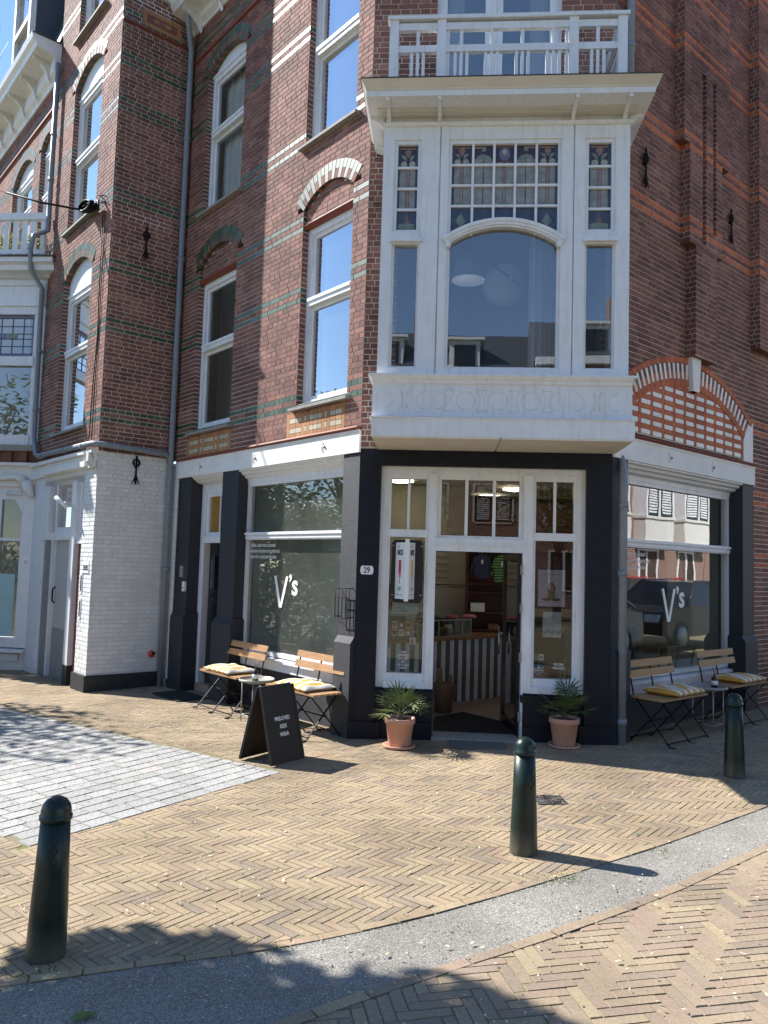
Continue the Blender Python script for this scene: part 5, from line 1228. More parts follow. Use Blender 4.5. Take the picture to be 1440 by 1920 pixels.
m = MB(); m.tube([(-.12, hw-.02, .33), (.12, hw-.02, .33)], .003, 4, 'iron_black'); m.build('stay_cord', sb, Ws_)
# potted fan palms
def palm(x, y, seed, label, plabel, tilt):
    rg = random.Random(seed); W = GT(x, y, rg.uniform(0, 90))
    o = empty('terracotta_pot', W, plabel, 'pot')
    m = MB(); m.lathe([(.0, 0), (.135, 0), (.155, .008), (.16, .03), (.15, .032), (.13, .014), (0, .014)], 32, (0, 0, 0), 'terracotta'); m.build('saucer', o, W)
    m = MB(); m.lathe([(.0, .016), (.1, .016), (.108, .03), (.138, .235), (.15, .237), (.152, .285), (.146, .29), (.135, .285), (.132, .26), (0, .258)], 32, (0, 0, 0), 'terracotta'); m.build('pot_body', o, W)
    m = MB(); m.lathe([(0, .259), (.131, .262)], 20, (0, 0, 0), 'soil'); m.build('potting_soil', o, W)
    W2 = W @ T(0, 0, .262); pt_ = empty('fan_palm', W2, label, 'plant')
    m = MB(); m.lathe([(.03, -.01), (.035, .03), (.022, .08), (0, .1)], 10, (0, 0, 0), 'bark'); m.build('stem', pt_, W2)
    nl = 17
    for i in range(nl):
        az_ = 2*math.pi*i*.618*1.0+rg.uniform(-.2, .2); el_ = R(rg.uniform(18, 80) if i > 4 else rg.uniform(0, 22)); L = rg.uniform(.13, .24)
        d_ = Vector((math.cos(az_)*math.cos(el_), math.sin(az_)*math.cos(el_), math.sin(el_))); tip = Vector((0, 0, .05))+d_*L
        m = MB(); m.tube([(0, 0, .04), Vector((0, 0, .05))+d_*L*.5+Vector((0, 0, .01)), tip], [.006, .004, .003], 4, 'palm_green')
        side = d_.cross(Vector((0, 0, 1))).normalized(); up = side.cross(d_).normalized(); nb2 = 13; bl_ = rg.uniform(.15, .22); rnd = rg.random()
        for k_ in range(nb2):
            t = (k_-(nb2-1)/2)/((nb2-1)/2); a = t*R(100); f = (d_*math.cos(a)+side*math.sin(a)); f = (f-Vector((0, 0, .25))*abs(t)*.5+up*.05).normalized()
            ln = bl_*(1-.25*abs(t)**2); w_ = (f.cross(up)).normalized()*.0085; mid = tip+f*ln*.45; end = tip+f*ln+Vector((0, 0, -.035*rg.random()))
            m.add([tip, mid-w_+up*.003, end, mid+w_+up*.003], [(0, 1, 2, 3)], 'palm_green', min(1, rnd*.6+rg.random()*.4))
        m.build('palm_leaf', pt_, W2)
palm(-.372, 7.70, 3, 'fan palm in the terracotta pot on the sunny side of the doorway', 'terracotta pot with saucer below the ice lolly sign', 0)
palm(1.255, 7.90, 8, 'fan palm in the terracotta pot on the shaded side of the doorway', 'terracotta pot with saucer below the taped posters', 0)
# door mats
m = MB(); m.box(-.28, .28, -.19, .19, .003, .014, 'mat_grey'); m.build('door_mat', None, GT(.4, 7.88, 0), label='thin grey door mat outside the shop threshold', cat='mat')
m = MB(); m.add([(-.05, .26, .026), (.8, .26, .026), (.8, .85, .026), (.3, 1.42, .026), (-.05, 1.0, .026)], [(0, 1, 2, 3, 4)], 'mat_black'); m.build('entrance_mat', None, WB, label='black matting on the floor just inside the open shop door', cat='mat')
pm = WA @ Vector((-3.4, -.25, 0)); m = MB(); m.box(-.38, .38, -.22, .22, .004, .02, 'mat_black'); m.build('door_mat', None, T(pm.x, pm.y, gz(pm.x), -45), label='black perforated mat in front of the recessed house door', cat='mat')
# drain cover
Wg = GT(.868, 6.09, 8); g = empty('drain_cover', Wg, 'small square iron drain cover set in the brick pavement', 'drain cover')
m = MB(); m.box(-.115, .115, -.115, .115, .001, .006, 'grate_iron'); m.build('frame', g, Wg)
for i in range(4):
    m = MB(); rr = .03+i*.024
    m.tube([(rr*math.cos(a), rr*math.sin(a), .007) for a in [2*math.pi*k_/24 for k_ in range(25)]], .005, 4, 'grate_iron'); m.build('ring', g, Wg)
m = MB(); 
for i in range(8): a = math.pi*i/4; m.tube([(.02*math.cos(a), .02*math.sin(a), .008), (.108*math.cos(a), .108*math.sin(a), .008)], .005, 4, 'grate_iron')
m.build('spokes', g, Wg)
# ------------------------------------------------------------ signs and papers on the entrance glass
sg = empty('ice_lolly_sign', WB @ T(-.36, .1, 1.38), 'wedge shaped white ice lolly sign on black plate, fixed to door side window', 'sign')
m = MB(); m.prism([(-.535, 1.42), (-.5, 1.37), (-.22, 1.37), (-.195, 1.42), (-.2, 1.99), (-.225, 2.03), (-.5, 2.03), (-.53, 1.99)], .085, .1, 'board_black'); m.build('back_plate', sg, WB)
def wface(x0, y0, x1, y1, lolly):
    d_ = Vector((x1-x0, y1-y0, 0)); L = d_.length; Wf = WB @ T(x0, y0, 0, math.degrees(math.atan2(d_.y, d_.x)))
    m = MB(); m.box(0, L, -.002, .004, 1.41, 2.0, 'number_enamel'); f = m.build('sign_face', sg, Wf); t = MB(); y = -.004
    lettering(t, 'NICE', L/2, 1.87, y, .075, 'lettering_black', align='CENTER', sx=.62*L/.17, bold=.003); t.tube([(L*.32, y, 1.945), (L*.38, y, 1.965)], .004, 4, 'lettering_black')
    cx = L/2; t.box(cx-.022, cx+.022, y, y+.001, 1.68, 1.815, lolly); t.box(cx-.022, cx+.022, y, y+.001, 1.64, 1.68, 'lolly_pink' if lolly == 'lolly_red' else lolly); t.box(cx-.004, cx+.004, y, y+.001, 1.565, 1.64, 'wood_top')
    lettering(t, 'IJSJES', L/2, 1.5, y, .055, 'sign_green', align='CENTER', sx=.6*L/.17); lettering(t, 'Nothing but natural', L/2, 1.45, y, .02, 'lettering_black', align='CENTER', sx=.75*L/.17); t.build('lettering', f, Wf)
wface(-.485, .08, -.383, -.05, 'lolly_red'); wface(-.338, -.05, -.285, .08, 'lolly_yellow')
m = MB(); m.box(-.383, -.338, -.056, -.045, 1.39, 2.035, 'number_enamel'); m.build('edge_strip', sg, WB)
for x, z in ((-.515, 1.97), (-.215, 1.97), (-.515, 1.45), (-.215, 1.45)): m = MB(); m.tube([(x, .086, z), (x, .08, z)], .008, 8, 'steel_bright'); m.build('screw', sg, WB)
GY = .128       # just behind the glass
m = MB(); m.box(-.51, -.24, GY, GY+.002, 1.25, 1.40, 'paper_blue'); o = m.build('blue_flyer', None, WB, label='light blue flyer below the ice lolly sign behind the glass', cat='flyer')
t = MB(); lettering(t, 'Nothing\nbut natural', -.485, 1.30, GY-.001, .035, 'lettering_black', sx=.9, line=.8); t.build('lettering', o, WB)
m = MB(); m.box(1.01, 1.29, GY, GY+.002, 1.38, 1.76, 'poster_lilac'); o = m.build('poster', None, WB, label='lilac poster of seated woman meditating, taped inside the entrance glass', cat='poster')
t = MB(); y = GY-.0012
lettering(t, 'Rust & Ruimte', 1.15, 1.705, y, .028, 'lettering_black', align='CENTER')
lettering(t, '- - - - - -', 1.15, 1.665, y, .016, 'lettering_black', align='CENTER')
cx, cz = 1.15, 1.50
def ell(px, pz, rx, rz, mt, d): t.add([(px+rx*math.cos(2*math.pi*i/16), y-d, pz+rz*math.sin(2*math.pi*i/16)) for i in range(16)], [tuple(range(16))], mt)
ell(cx, 1.565, .042, .062, 'hair_brown', .0002); ell(cx, 1.585, .02, .026, 'skin', .0004); t.prism([(cx-.035, 1.465), (cx+.035, 1.465), (cx+.03, 1.53), (cx-.03, 1.53)], y-.0004, y-.0003, 'olive', caps='f')
for s_ in (-1, 1):
    ell(cx+s_*.045, 1.452, .05, .016, 'leg_brown', .0004)
    t.prism([(cx+s_*.033, 1.525), (cx+s_*.045, 1.525), (cx+s_*.062, 1.47), (cx+s_*.05, 1.47)][::s_], y-.0005, y-.0004, 'skin', caps='f')
t.box(1.05, 1.25, y-.0003, y-.0002, 1.425, 1.428, 'sticker_violet'); t.build('print', o, WB)
m = MB(); m.box(1.065, 1.255, GY, GY+.002, 1.06, 1.325, 'poster_mist'); o = m.build('poster', None, WB, label='pale poster with blue waves taped below the lilac poster', cat='poster')
t = MB(); lettering(t, 'YOGA', 1.16, 1.262, y, .02, 'lettering_black', align='CENTER')
for i, (zz, mt) in enumerate(((1.165, 'poster_lilac'), (1.135, 'poster_blue'), (1.10, 'poster_lilac'))):
    t.prism([(1.066, 1.061), (1.254, 1.061)]+[(1.254-.188*k_/16, zz+.012*math.sin(k_*1.1+i)) for k_ in range(17)], y-.0003*(i+1), y-.0003*i-.0001, mt, caps='f')
t.build('print', o, WB)
m = MB(); m.box(.972, 1.03, GY, GY+.001, .82, .885, 'sticker_violet'); m.box(1.032, 1.08, GY, GY+.001, .82, .885, 'paper_white'); m.box(1.04, 1.07, GY-.001, GY, .835, .865, 'sticker_blue'); m.build('card_sticker', None, WB, label='small violet and white sticker above the blue shield sticker', cat='sticker')
m = MB(); m.prism([(1.03, .66), (1.085, .70), (1.085, .77), (1.03, .785), (.975, .77), (.975, .70)], GY, GY+.001, 'sticker_blue'); m.prism([(1.01, .735), (1.05, .735), (1.03, .77)], GY-.001, GY, 'lettering_white'); m.box(.985, 1.075, GY-.001, GY, .715, .722, 'lettering_white'); m.build('shield_sticker', None, WB, label='blue shield shaped alarm sticker low on the entrance glass', cat='sticker')
t = MB(); lettering(t, 'FOR\nOPENING\nHOURS\nSEE\nGOOGLE\nMAPS', -.38, .84, .113, .035, align='CENTER', line=.95, sx=.85); t.build('window_text', jo, WB)
t = MB(); lettering(t, 'WIJ ZIJN\nVERHUISD', 1.23, .775, .113, .035, align='CENTER', line=1.1, sx=.8); t.build('window_text', jo, WB)
# postcards behind the left glass
for i in range(7):
    x, z = -.53+.075*(i % 3)+(.2 if i == 6 else 0), 1.19-.085*(i//3); Wp = WB @ T(x, .45, z-.12)
    m = MB(); m.box(0, .065, 0, .002, 0, .078, ['paper_white', 'cloth_rose', 'lolly_yellow', 'poster_lilac', 'paper_white', 'lolly_pink', 'paper_white'][i]); m.box(.012, .05, -.001, 0, .02, .055, ['lolly_pink', 'paper_white', 'cloth_sage', 'lolly_red', 'lolly_yellow', 'paper_white', 'lolly_pink'][i])
    m.build('greeting_card', None, Wp, label=['white greeting card with pink square in the top row of the rack', 'rose greeting card with white square in the card rack', 'yellow greeting card with green square in the card rack', 'lilac greeting card with red square in the card rack', 'white greeting card with yellow square in the card rack', 'pink greeting card with white square in the card rack', 'white greeting card with pink square set apart in the card rack'][i], cat='card', group='greeting cards behind the door window')
m = MB()
for r_ in range(3): m.box(-.55, -.25, .45, .5, .955+.085*r_+.08, .965+.085*r_+.08, 'wood_grey')
m.box(-.56, -.55, .44, .5, .85, 1.25, 'wood_grey'); m.box(-.3, -.29, .44, .5, .85, 1.25, 'wood_grey'); m.build('card_rack', None, WB, label='pale wooden rack of greeting cards behind the ice lolly sign window', cat='rack')
# ------------------------------------------------------------ inside the shop
Wk = T(.15, 10.06, .02, 45)      # counter frame: x along its front
ct = empty('shop_counter', Wk, 'shop counter with grey and white striped tiled front and wooden top', 'counter')
m = MB(); m.box(-1.35, 1.5, .012, .55, 0, .80, 'plaster_grey'); m.build('body', ct, Wk)
nt_ = 0; x = -1.35
while x < 1.5:
    for z0, z1 in ((0, .265), (.268, .53), (.533, .80)):
        m = MB(); m.box(x+.002, x+.076, 0, .012, z0, z1, ('paper_white', 'plinth_grey')[nt_ % 2] if False else ('curtain_white' if nt_ % 2 else 'counter_grey')); m.build('tile', ct, Wk)
    x += .078; nt_ += 1
m = MB(); m.box(-1.38, 1.53, -.03, .6, .80, .835, 'wood_top'); m.build('top', ct, Wk)
Wq = Wk @ T(-.6, .05, .836); dc = empty('display_case', Wq, 'glass display case with pastries standing on the striped counter', 'display case')
m = MB()
for x in (-.35, .05, .42, .85, 1.02): m.box(x-.008, x+.008, 0, .016, 0, .22, 'wood_grey')
for z in (0, .21): m.box(-.35, 1.02, .0, .016, z, z+.014, 'wood_grey')
m.box(-.35, 1.02, .3, .31, 0, .22, 'cloth_dark'); m.build('frame', dc, Wq)
m = MB(); m.add([(-.35, .005, .014), (1.02, .005, .014), (1.02, .005, .21), (-.35, .005, .21)], [(0, 1, 2, 3)], 'window_glass'); m.build('pane', dc, Wq)
for i, (x, mt, h) in enumerate(((.62, 'cloth_yellow', .1), (.75, 'paper_white', .13), (.5, 'wood_top', .06), (.2, 'cloth_sage', .09), (-.15, 'bench_wood', .03))):
    m = MB(); 
    for k_ in range(6): m.lathe([(0, 0), (.03, .0), (.035, h*.5), (.02, h), (0, h)], 8, (x+rng.uniform(-.05, .05), .12+rng.uniform(-.04, .06), .014), mt)
    m.build('pastry', dc, Wq)
for i, (x, mt) in enumerate(((-.75, 'cloth_rose'), (-.5, 'cloth_sage'), (-.25, 'cloth_rose'), (.1, 'lolly_pink'))):
    m = MB(); m.lathe([(0, 0), (.09, 0), (.1, .015), (.07, .04), (0, .045)], 10, (0, 0, 0), mt); m.build('folded_cloth', None, Wk @ T(x+.45, .2, 1.063), label=['folded red cloth at the end of the display case by the coffee machine', 'folded dark green cloth lying on top of the display case', 'folded red cloth beside the pink one on the display case', 'folded pink cloth lying on top of the display case'][i], cat='cloth', group='folded cloths on the display case')
m = MB(); m.box(-.13, .13, -.03, .03, .0, .3, 'board_black'); o = m.build('counter_sign', None, Wk @ T(-.28, .32, .84, -45), label='small black lettered sign standing behind the display case', cat='sign')
t = MB(); lettering(t, 'Thank U\n&\nwelcome\nback', 0, .22, -.031, .05, align='CENTER', sx=.8); t.build('lettering', o)
m = MB(); m.box(-.22, .22, -.15, .15, .0, .34, 'steel_grey'); m.box(-.24, .24, -.17, .17, .34, .44, 'red_shelf'); m.box(-.1, .1, -.17, -.15, .08, .28, 'lettering_black'); m.box(-.25, .25, -.16, .16, .47, .5, 'lettering_black'); m.box(-.2, .2, -.1, .1, .5, .66, 'cloth_dark'); m.build('coffee_machine', None, Wk @ T(-.62, .36, .84, -45), label='coffee machine standing on the counter behind the door jamb', cat='coffee machine')
m = MB(); m.lathe([(0, 0), (.1, 0), (.125, .3), (.13, .33), (.12, .33), (.1, .02)], 16, (0, 0, 0), 'wicker'); m.build('wicker_basket', None, T(.06, 9.42, .03), label='brown wicker basket standing in front of the striped counter', cat='basket')
m = MB(); m.bar((-.02, 0, .1), (-.06, .02, .5), .05, .05, 'wood_top'); m.bar((.05, .02, .1), (.08, .02, .42), .06, .04, 'wicker'); m.build('paper_bag', None, T(.06, 9.42, .03), label='brown paper rolls sticking out of the wicker basket', cat='paper')
Wh = T(0, 11.0, .02); sh = empty('wall_shelf', Wh @ T(.9, 0, 0), 'dark red shelving unit on back wall of the shop', 'shelf')
m = MB(); m.box(.35, 2.6, .28, .3, 0, 2.8, 'red_shelf'); m.build('back', sh, Wh)
for x in (.35, 1.25, 2.0, 2.56): m = MB(); m.box(x, x+.035, 0, .28, 0, 2.8, 'red_shelf'); m.build('upright', sh, Wh)
for z in (.35, .85, 1.1, 1.38, 1.5, 2.0, 2.75): m = MB(); m.box(.385, 2.56, .01, .28, z, z+.025, 'red_shelf'); m.build('shelf_board', sh, Wh)
def garment(W, mat, w_, h, label):
    m = MB(); pts = [(-w_*.5, 0), (w_*.5, 0), (w_*.5, h*.62), (w_*.66, h*.25), (w_*.82, h*.3), (w_*.55, h*.88), (w_*.2, h), (-w_*.2, h), (-w_*.55, h*.88), (-w_*.82, h*.3), (-w_*.66, h*.25), (-w_*.5, h*.62)]
    m.prism(pts, -.03, .03, mat); o = m.build('hanging_garment', None, W, label=label, cat='garment')
    t = MB(); t.tube([(0, 0, h), (0, 0, h+.06), (.02, 0, h+.08)], .004, 4, 'steel_grey'); t.box(-.01, .02, -.033, -.031, h*.6, h*.78, 'paper_white'); t.build('hanger', o, W)
garment(T(.56, 10.9, 1.62), 'cloth_navy', .2, .33, 'small navy jacket hanging against the dark red shelving')
garment(T(.84, 10.9, 1.56), 'shirt_stripe', .2, .38, 'green and black striped child shirt hanging against the shelving')
m = MB(); m.box(-.1, .1, -.1, .1, 0, .12, 'paper_white'); m.build('carton', None, T(.52, 11.12, 1.145), label='small white carton on the dark red shelving', cat='carton')
for i in range(7): 
    m = MB(); m.box(-.07, .07, -.09, .09, 0, rng.uniform(.06, .15), rng.choice(['cloth_dark', 'wood_top', 'cloth_rose', 'wicker', 'cloth_sage'])); m.build('folded_clothes', None, T(.75+i*.25, 11.14, .896), label='folded clothes lying on the dark red shelving', cat='clothes', group='folded clothes on the shelving')
m = MB(); m.box(-.25, .35, 0, .01, 0, .01, 'lettering_black')
for i in range(7): m.box(-.6, .1, 0, .006, .1*i, .1*i+.008, 'lettering_black')
m.build('menu_lines', None, T(0, 11.28, 1.5), label='black lined price list on the grey wall behind the counter', cat='price list')
m = MB(); m.box(-1.2, .36, 11.3, 11.4, .02, 2.95, 'plaster_grey'); m.build('back_wall', bld, Matrix.Identity(4))
for x, y in ((.75, 12.6), (1.06, 11.4), (1.37, 10.1), (-.6, 10.6)):
    m = MB(); m.box(-.13, .13, -.13, .13, -.03, .0, 'lamp_lit'); m.box(-.14, .14, -.14, .14, 0, .012, 'ceiling_white'); m.build('ceiling_lamp', None, T(x, y, 2.945, 45), label='lit square panel lamp on the shop ceiling', cat='lamp', group='lit panel lamps on the shop ceiling')
# clothes rail and low tables behind the side street window
Wz = WC @ T(1.3, .9, .02)
m = MB(); m.tube([(-.7, 0, 0), (-.7, 0, 1.1), (.7, 0, 1.1), (.7, 0, 0)], .014, 6, 'steel_grey'); m.build('clothes_rail', None, Wz, label='steel clothes rail behind the side street window', cat='clothes rail')
for i in range(12):
    m = MB(); x = -.6+i*.1; m.prism([(-.02, 0), (.02, 0), (.025, .5), (0, .56), (-.025, .5)], -.16, .16, rng.choice(['cloth_dark', 'cloth_sage', 'curtain_grey', 'cloth_navy'])); m.build('hanging_clothes', None, Wz @ T(x, 0, .52), label='garment hanging on the steel rail behind side street window', cat='garment', group='garments on the clothes rail')
# ------------------------------------------------------------ things seen in the bay
Wl = T(.21, 8.1, 4.83); lp = empty('hanging_lamp', Wl, 'dark blue conical lamp shade on a long jointed arm inside the bay', 'lamp')
m = MB(); m.lathe([(.19, 0), (.125, .27), (.118, .27), (.184, .004)], 28, (0, 0, 0), 'shade_navy'); m.build('shade', lp, Wl)
m = MB(); m.lathe([(0, -.002), (.18, .0)], 28, (0, 0, 0), 'lamp_diffuser'); m.build('diffuser', lp, Wl)
m = MB(); m.tube([(0, 0, .27), (.02, 0, .34)], .01, 6, 'metal_blue'); m.tube([(-.05, 0, .42), (.02, 0, .34), (.45, 0, .03), (.8, .0, -.33)], .013, 6, 'metal_blue'); m.lathe([(0, -.02), (.022, 0), (0, .02)], 8, (.45, 0, .03), 'steel_bright'); m.build('arm', lp, Wl)
m = MB(); m.lathe([(.25*math.sin(a), -.25*math.cos(a)*.97) for a in [math.pi*i/16 for i in range(17)]], 26, (0, 0, 0), 'lantern_paper'); m.build('paper_lantern', None, T(.64, 8.75, 5.02), label='round white paper lantern hanging inside the bay', cat='lantern')
def drape(W, x0, x1, z0, z1, mat, label):
    m = MB(); n = 48; vs = []; nz = 6
    for j_ in range(nz+1):
        z = z0+(z1-z0)*j_/nz
        for i in range(n+1):
            u = i/n; x = x0+(x1-x0)*u; vs.append((x+.02*(1-j_/nz)*math.sin(u*5), .03*math.sin(u*34)+.012*math.sin(u*13+j_*.4), z))
    m.add(vs, [(j_*(n+1)+i, j_*(n+1)+i+1, (j_+1)*(n+1)+i+1, (j_+1)*(n+1)+i) for j_ in range(nz) for i in range(n)], mat, .5, True); m.build('curtain', None, W, label=label, cat='curtain')
drape(T(0, 7.62), .80, 1.12, 3.62, 5.9, 'curtain_lilac', 'lilac grey curtain hanging behind the arched bay pane')
m = MB(); m.lathe([(0, 0), (.3, .02), (.34, .2), (.3, .33), (.18, .38), (0, .39)], 20, (0, 0, 0), 'cream_paint'); m.build('armchair_back', None, T(-.05, 7.95, 3.45), label='rounded cream armchair back at the bottom of the bay pane', cat='armchair')
# ------------------------------------------------------------ litter and weeds
mb = MB()
for i in range(2600):
    y = 2.2+8*rng.random()**1.2; x = rng.uniform(-.62*y, .46*y)
    if rng.random() < .25: x, y = rng.gauss(-3.0, .8), rng.gauss(8.6, .6)
    s_ = rng.uniform(.0055, .012)*(1.5 if rng.random() < .12 else 1); a = rng.uniform(0, 6.28); c_, d_ = math.cos(a)*s_, math.sin(a)*s_; z = gz(x)+.006+(.006 if y < 4.5 else 0)
    t = rng.uniform(-.004, .006)
    mb.add([(x-c_, y-d_, z), (x+d_*.5, y-c_*.5, z+t+.002), (x+c_, y+d_, z+.004), (x-d_*.5, y+c_*.5, z+.001)], [(0, 1, 2, 3)], 'leaf_fallen' if rng.random() < .93 else 'leaf_green', rng.random())
mb.build('fallen_petals', None, None, label='tiny pale petals and seeds littering the pavement', cat='litter', kind='stuff')
mb = MB()
def tuft(x, y, n, spread, h):
    for i in range(n):
        px, py = x+rng.gauss(0, spread), y+rng.gauss(0, spread); a = rng.uniform(0, 6.28); hh = h*rng.uniform(.4, 1.1); w_ = .0035; z = gz(px)-.004
        mb.add([(px-w_*math.sin(a), py+w_*math.cos(a), z), (px+w_*math.sin(a), py-w_*math.cos(a), z), (px+hh*.7*math.cos(a), py+hh*.7*math.sin(a), z+hh)], [(0, 1, 2)], 'balcony_leaf', rng.random())
for x in [-1.9+.03*i for i in range(120)]:
    if rng.random() < .5: tuft(x, yat(U, x)[0]-.01, 4, .012, .014)
    if rng.random() < .3 and x > -.5: tuft(x, yat(Lw, x)[0]+.05, 3, .012, .012)
for x, y, n in ((.75, 4.62, 130), (.62, 4.55, 60), (-1.72, 3.34, 60), (-1.62, 3.36, 40), (-1.9, 3.38, 50), (2.4, 6.75, 120), (2.2, 6.8, 90), (2.65, 6.7, 60), (1.4, 5.12, 40), (-.7, 3.62, 20), (.55, 4.9, 30)): tuft(x, y, n, .05, .018)
for i in range(260):
    y = 2.5+7*rng.random(); x = rng.uniform(-.6*y, .42*y); tuft(x, y, 3, .012, .009)
mb.build('weeds', None, None, label='short green weeds growing in the paving joints', cat='weeds', kind='stuff')
# one fresh leaf on the asphalt strip
m = MB(); m.add([(-.05, 0, .012), (-.02, .02, .02), (.03, .018, .016), (.06, 0, .01), (.03, -.016, .02), (-.02, -.02, .012)], [(0, 1, 2, 3, 4, 5)], 'leaf_green'); m.build('green_leaf', None, GT(-1.35, 3.03, 30), label='single fresh green leaf lying on the asphalt strip', cat='leaf')

# ------------------------------------------------------------ what stands across the streets: seen in the glass, and casting the shade
def tree(x, y, h, crown_z, rx, rz, n, size, label, seed, lobes):
    rg = random.Random(seed); W = GT(x, y); o = empty('street_tree', W, label, 'tree', 'street trees')
    m = MB(); m.tube([(0, 0, -.1), (.03, .02, h*.3), (-.02, .05, h*.6)], [.16, .12, .08], 10, 'bark')
    cs = []
    for i in range(lobes):
        a = 2*math.pi*i*.618; r_ = rx*rg.uniform(.25, .72); c = Vector((r_*math.cos(a), r_*math.sin(a), crown_z+rz*rg.uniform(-.65, .65))); cs.append(c)
        m.tube([(0, .03, h*.35+.1*i % 1), c*.5+Vector((0, 0, crown_z*.3)), c], [.06, .04, .015], 6, 'bark')
    m.build('trunk', o, W); lf = MB()
    for i in range(n):
        c = cs[rg.randrange(len(cs))]; d_ = Vector((rg.gauss(0, 1), rg.gauss(0, 1), rg.gauss(0, .8))).normalized()*rx*.45*(rg.random()**.4)
        p = c+d_; a = Vector((rg.gauss(0, 1), rg.gauss(0, 1), rg.gauss(0, .5))).normalized(); b_ = a.cross(Vector((rg.gauss(0, .6), rg.gauss(0, .6), 1))).normalized(); s1 = size*rg.uniform(.6, 1.2); s2 = s1*.42
        lf.add([p-a*s1, p+b_*s2, p+a*s1, p-b_*s2], [(0, 1, 2, 3)], 'tree_leaf', rg.random())
    lf.build('crown', o, W); return o
tree(-4.6, 3.97, 4.5, 4.3, 1.25, .95, 9000, .1, 'leafy street tree whose shade falls on the asphalt strip', 11, 9)
tree(-10.2, 9.4, 5, 4.6, 1.9, 1.4, 3000, .09, 'leafy street tree whose dappled shade falls on the granite setts', 5, 10)
tree(-13.6, 12.6, 5, 3.0, 2.4, 1.7, 7000, .13, 'leafy street tree standing furthest beyond the green hedge', 6, 11)
tree(-12.2, 9.9, 4, 2.5, 2.0, 1.5, 6000, .12, 'low dense street tree standing close behind the green hedge', 21, 11)
tree(-1.8, -8.5, 6, 4.6, 3.0, 2.2, 5200, .12, 'broad leafy tree across the square mirrored in the door glass', 7, 12)
tree(3.8, -9.5, 6, 4.4, 2.8, 2.1, 4500, .12, 'broad leafy tree beside the square mirrored in the door transoms', 8, 12)
Wh_ = GT(-10.6, 10.2, 12); hg = empty('garden_hedge', Wh_, 'loose green hedge standing among the street trees', 'hedge')
m = MB()
for i in range(9000):
    p = Vector((rng.uniform(-.6, .6), rng.uniform(-2.6, 3.2), 0)); p.z = rng.random()**.8*(1.75+.35*math.sin(p.y*2.3)+.2*math.sin(p.y*5)); a = Vector((rng.gauss(0, 1), rng.gauss(0, 1), rng.gauss(0, .6))).normalized(); b_ = a.cross(Vector((rng.gauss(0, .6), rng.gauss(0, .6), 1))).normalized(); s1 = .085*rng.uniform(.6, 1.3)
    m.add([p-a*s1, p+b_*s1*.45, p+a*s1, p-b_*s1*.45], [(0, 1, 2, 3)], 'tree_leaf', rng.random())
m.build('foliage', hg, Wh_); m = MB()
for i in range(9): m.tube([(0, -2.4+i*.65, -.05), (rng.uniform(-.1, .1), -2.4+i*.65, 1.1)], .025, 5, 'bark')
m.build('stems', hg, Wh_)
def row_house(W, width, storeys, label, bays=True, eaves=9.2):
    o = empty('row_house', W, label, 'building')
    m = MB(); m.box(0, width, 0, 6, -.5, eaves, 'brick_far'); m.build('wall', o, W)
    m = MB(); m.add([(-.1, -.3, eaves), (width+.1, -.3, eaves), (width+.1, 3, eaves+2.6), (-.1, 3, eaves+2.6), (-.1, 6.2, eaves), (width+.1, 6.2, eaves)], [(0, 1, 2, 3), (3, 2, 5, 4), (0, 3, 4), (1, 5, 2)], 'slate'); m.box(-.1, width+.1, -.35, 0, eaves-.35, eaves, 'white_paint'); m.build('roof', o, W)
    n = max(1, int(width/2.5)); pit = width/n
    for i in range(n-1):
        cx = (i+1)*pit; m = MB(); m.box(cx-.7, cx+.7, .1, 2.2, eaves, eaves+1.5, 'white_paint'); m.box(cx-.9, cx+.9, -.1, 2.3, eaves+1.5, eaves+1.62, 'white_paint'); m.box(cx-.5, cx+.5, .06, .1, eaves+.25, eaves+1.3, 'dark_gloss'); m.build('dormer', o, W)
    m = MB(); m.box(width*.5-.4, width*.5+.4, 2.6, 3.3, eaves+1.5, eaves+3.6, 'brick_far'); m.build('chimney', o, W)
    for i in range(n):
        for s_ in range(storeys):
            cx = (i+.5)*pit; z0 = (.9, 3.9, 7.0)[s_]; hh = (1.7, 1.7, 1.5)[s_]; wd = 1.7 if s_ == 1 else 1.2; pr = -.5 if (s_ == 1 and bays) else .0
            m = MB()
            if pr: m.box(cx-wd/2-.12, cx+wd/2+.12, pr, .0, z0-.95, z0-.02, 'cream_paint'); m.box(cx-wd/2-.16, cx+wd/2+.16, pr-.05, .0, z0-1.05, z0-.95, 'cream_paint'); m.box(cx-wd/2-.16, cx+wd/2+.16, pr-.06, 0, z0-.1, z0, 'cream_paint'); m.box(cx-wd/2-.12, cx+wd/2+.12, pr, 0, z0+hh+.1, z0+hh+.4, 'cream_paint')
            m.box(cx-wd/2-.1, cx-wd/2, pr-.03, .0, z0, z0+hh+.1, 'white_paint'); m.box(cx+wd/2, cx+wd/2+.1, pr-.03, 0, z0, z0+hh+.1, 'white_paint'); m.box(cx-wd/2, cx+wd/2, pr-.03, 0, z0+hh, z0+hh+.1, 'white_paint'); m.box(cx-wd/2, cx+wd/2, pr-.05, 0, z0-.06, z0, 'white_paint'); m.box(cx-.05, cx+.05, pr-.03, 0, z0, z0+hh, 'white_paint')
            w_ = m.build('window', o, W)
            p = MB(); p.box(cx-wd/2, cx-.05, pr-.0, pr+.02, z0, z0+hh, 'dark_gloss'); p.box(cx+.05, cx+wd/2, pr, pr+.02, z0, z0+hh, 'dark_gloss'); p.build('pane', w_, W)
            if s_ == 1:
                b = MB()
                for sx in (-1, 1):
                    for k_ in range(16): b.box(cx+sx*wd*.27-wd*.17, cx+sx*wd*.27+wd*.17, pr-.015, pr-.005, z0+.12+k_*.095, z0+.18+k_*.095, 'shutter_white')
                b.build('shutter', w_, W)
    return o
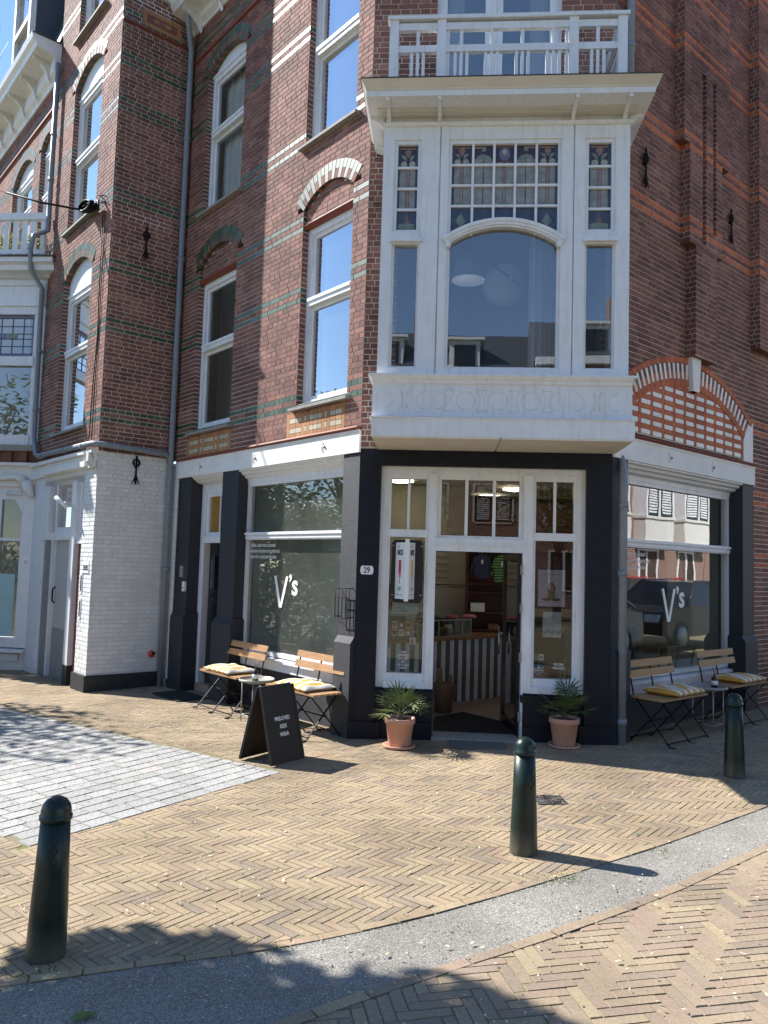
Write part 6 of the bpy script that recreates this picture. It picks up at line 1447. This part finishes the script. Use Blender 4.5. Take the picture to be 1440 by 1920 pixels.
# facing the right facade across the side street (normal looks back at it)
Po = Vector((1.735, 8.05, 0))+10.5*Vector((q, -q, 0))
for i in range(4):
    P0 = Po+(6.2+(i+1)*5.8)*Vector((q, q, 0)); row_house(T(P0.x, P0.y, 0, -135), 5.75, 3, ['brick terrace house opposite the side window with cream first floor bays', 'brick terrace house second along the side street opposite', 'brick terrace house third along the side street opposite', 'brick terrace house at the far end of the side street row'][i])
for i in range(3):
    row_house(T(13-i*9.2, -19-i*.3, 0, 180), 9, 3, ['brick row house across the square at its end by the side street', 'brick row house across the square between its two neighbours', 'brick row house across the square at its end by the granite setts'][i], False, (11.1, 10.5, 10.9)[i])
def car(W, paint, label):
    o = empty('parked_car', W, label, 'car', 'cars parked along the side street'); L, wd = 2.05, .86
    lower = [(-L, .35), (-L, .62), (-L+.1, .8), (-.95, .92), (1.0, .95), (L-.05, .85), (L, .55), (L, .32), (1.62, .3), (-1.62, .3)]
    m = MB(); m.prism(lower[::-1] if False else lower[:0]+[(x, z) for x, z in lower][::-1], -wd, wd, paint); m.build('body', o, W)
    cab = [(-1.0, .92), (-.35, 1.42), (.95, 1.45), (1.75, .95)]; m = MB(); n = len(cab)
    vs = [(x, -wd*.97 if z < 1 else -wd*.74, z) for x, z in cab]+[(x, wd*.97 if z < 1 else wd*.74, z) for x, z in cab]
    m.add(vs, [(0, 1, 5, 4), (2, 3, 7, 6), (0, 3, 2, 1), (4, 5, 6, 7)], 'dark_gloss'); m.add([vs[1], vs[2], vs[6], vs[5]], [(0, 1, 2, 3)], paint); m.build('cabin', o, W)
    rl = MB()
    for s_ in (0, 4): rl.tube([vs[0+s_], vs[1+s_], vs[2+s_], vs[3+s_]], .035, 6, paint)
    rl.tube([((vs[1][0]+vs[2][0])/2, vs[1][1], 1.44), (.35, -wd, .93)], .03, 6, paint); rl.tube([((vs[5][0]+vs[6][0])/2, vs[5][1], 1.44), (.35, wd, .93)], .03, 6, paint); rl.build('pillar', o, W)
    for x in (-1.3, 1.3):
        for s_ in (-1, 1):
            m = MB(); m.tube([(x, s_*(wd-.16), .31), (x, s_*(wd+.01), .31)], .31, 20, 'tyre'); w_ = m.build('wheel', o, W); m = MB(); m.tube([(x, s_*(wd+.0), .31), (x, s_*(wd+.02), .31)], .2, 16, 'steel_grey'); m.build('rim', w_, W)
    for s_ in (-1, 1):
        m = MB(); m.box(-L-.01, -L+.1, s_*.62-.16, s_*.62+.16, .6, .75, 'lamp_glass'); m.build('headlight', o, W)
for tpos, out, pt_, lb in ((9.4, 4.0, 'car_dark', 'dark parked car mirrored in the side street shop window'), (16.2, 8.6, 'car_red', 'red parked car on the far side of the side street'), (4.6, 4.0, 'car_grey', 'grey parked car near the corner of the side street')):
    P0 = Vector((1.735, 8.05, 0))+out*Vector((q, -q, 0))+tpos*Vector((q, q, 0)); car(GT(P0.x, P0.y, 45), pt_, lb)
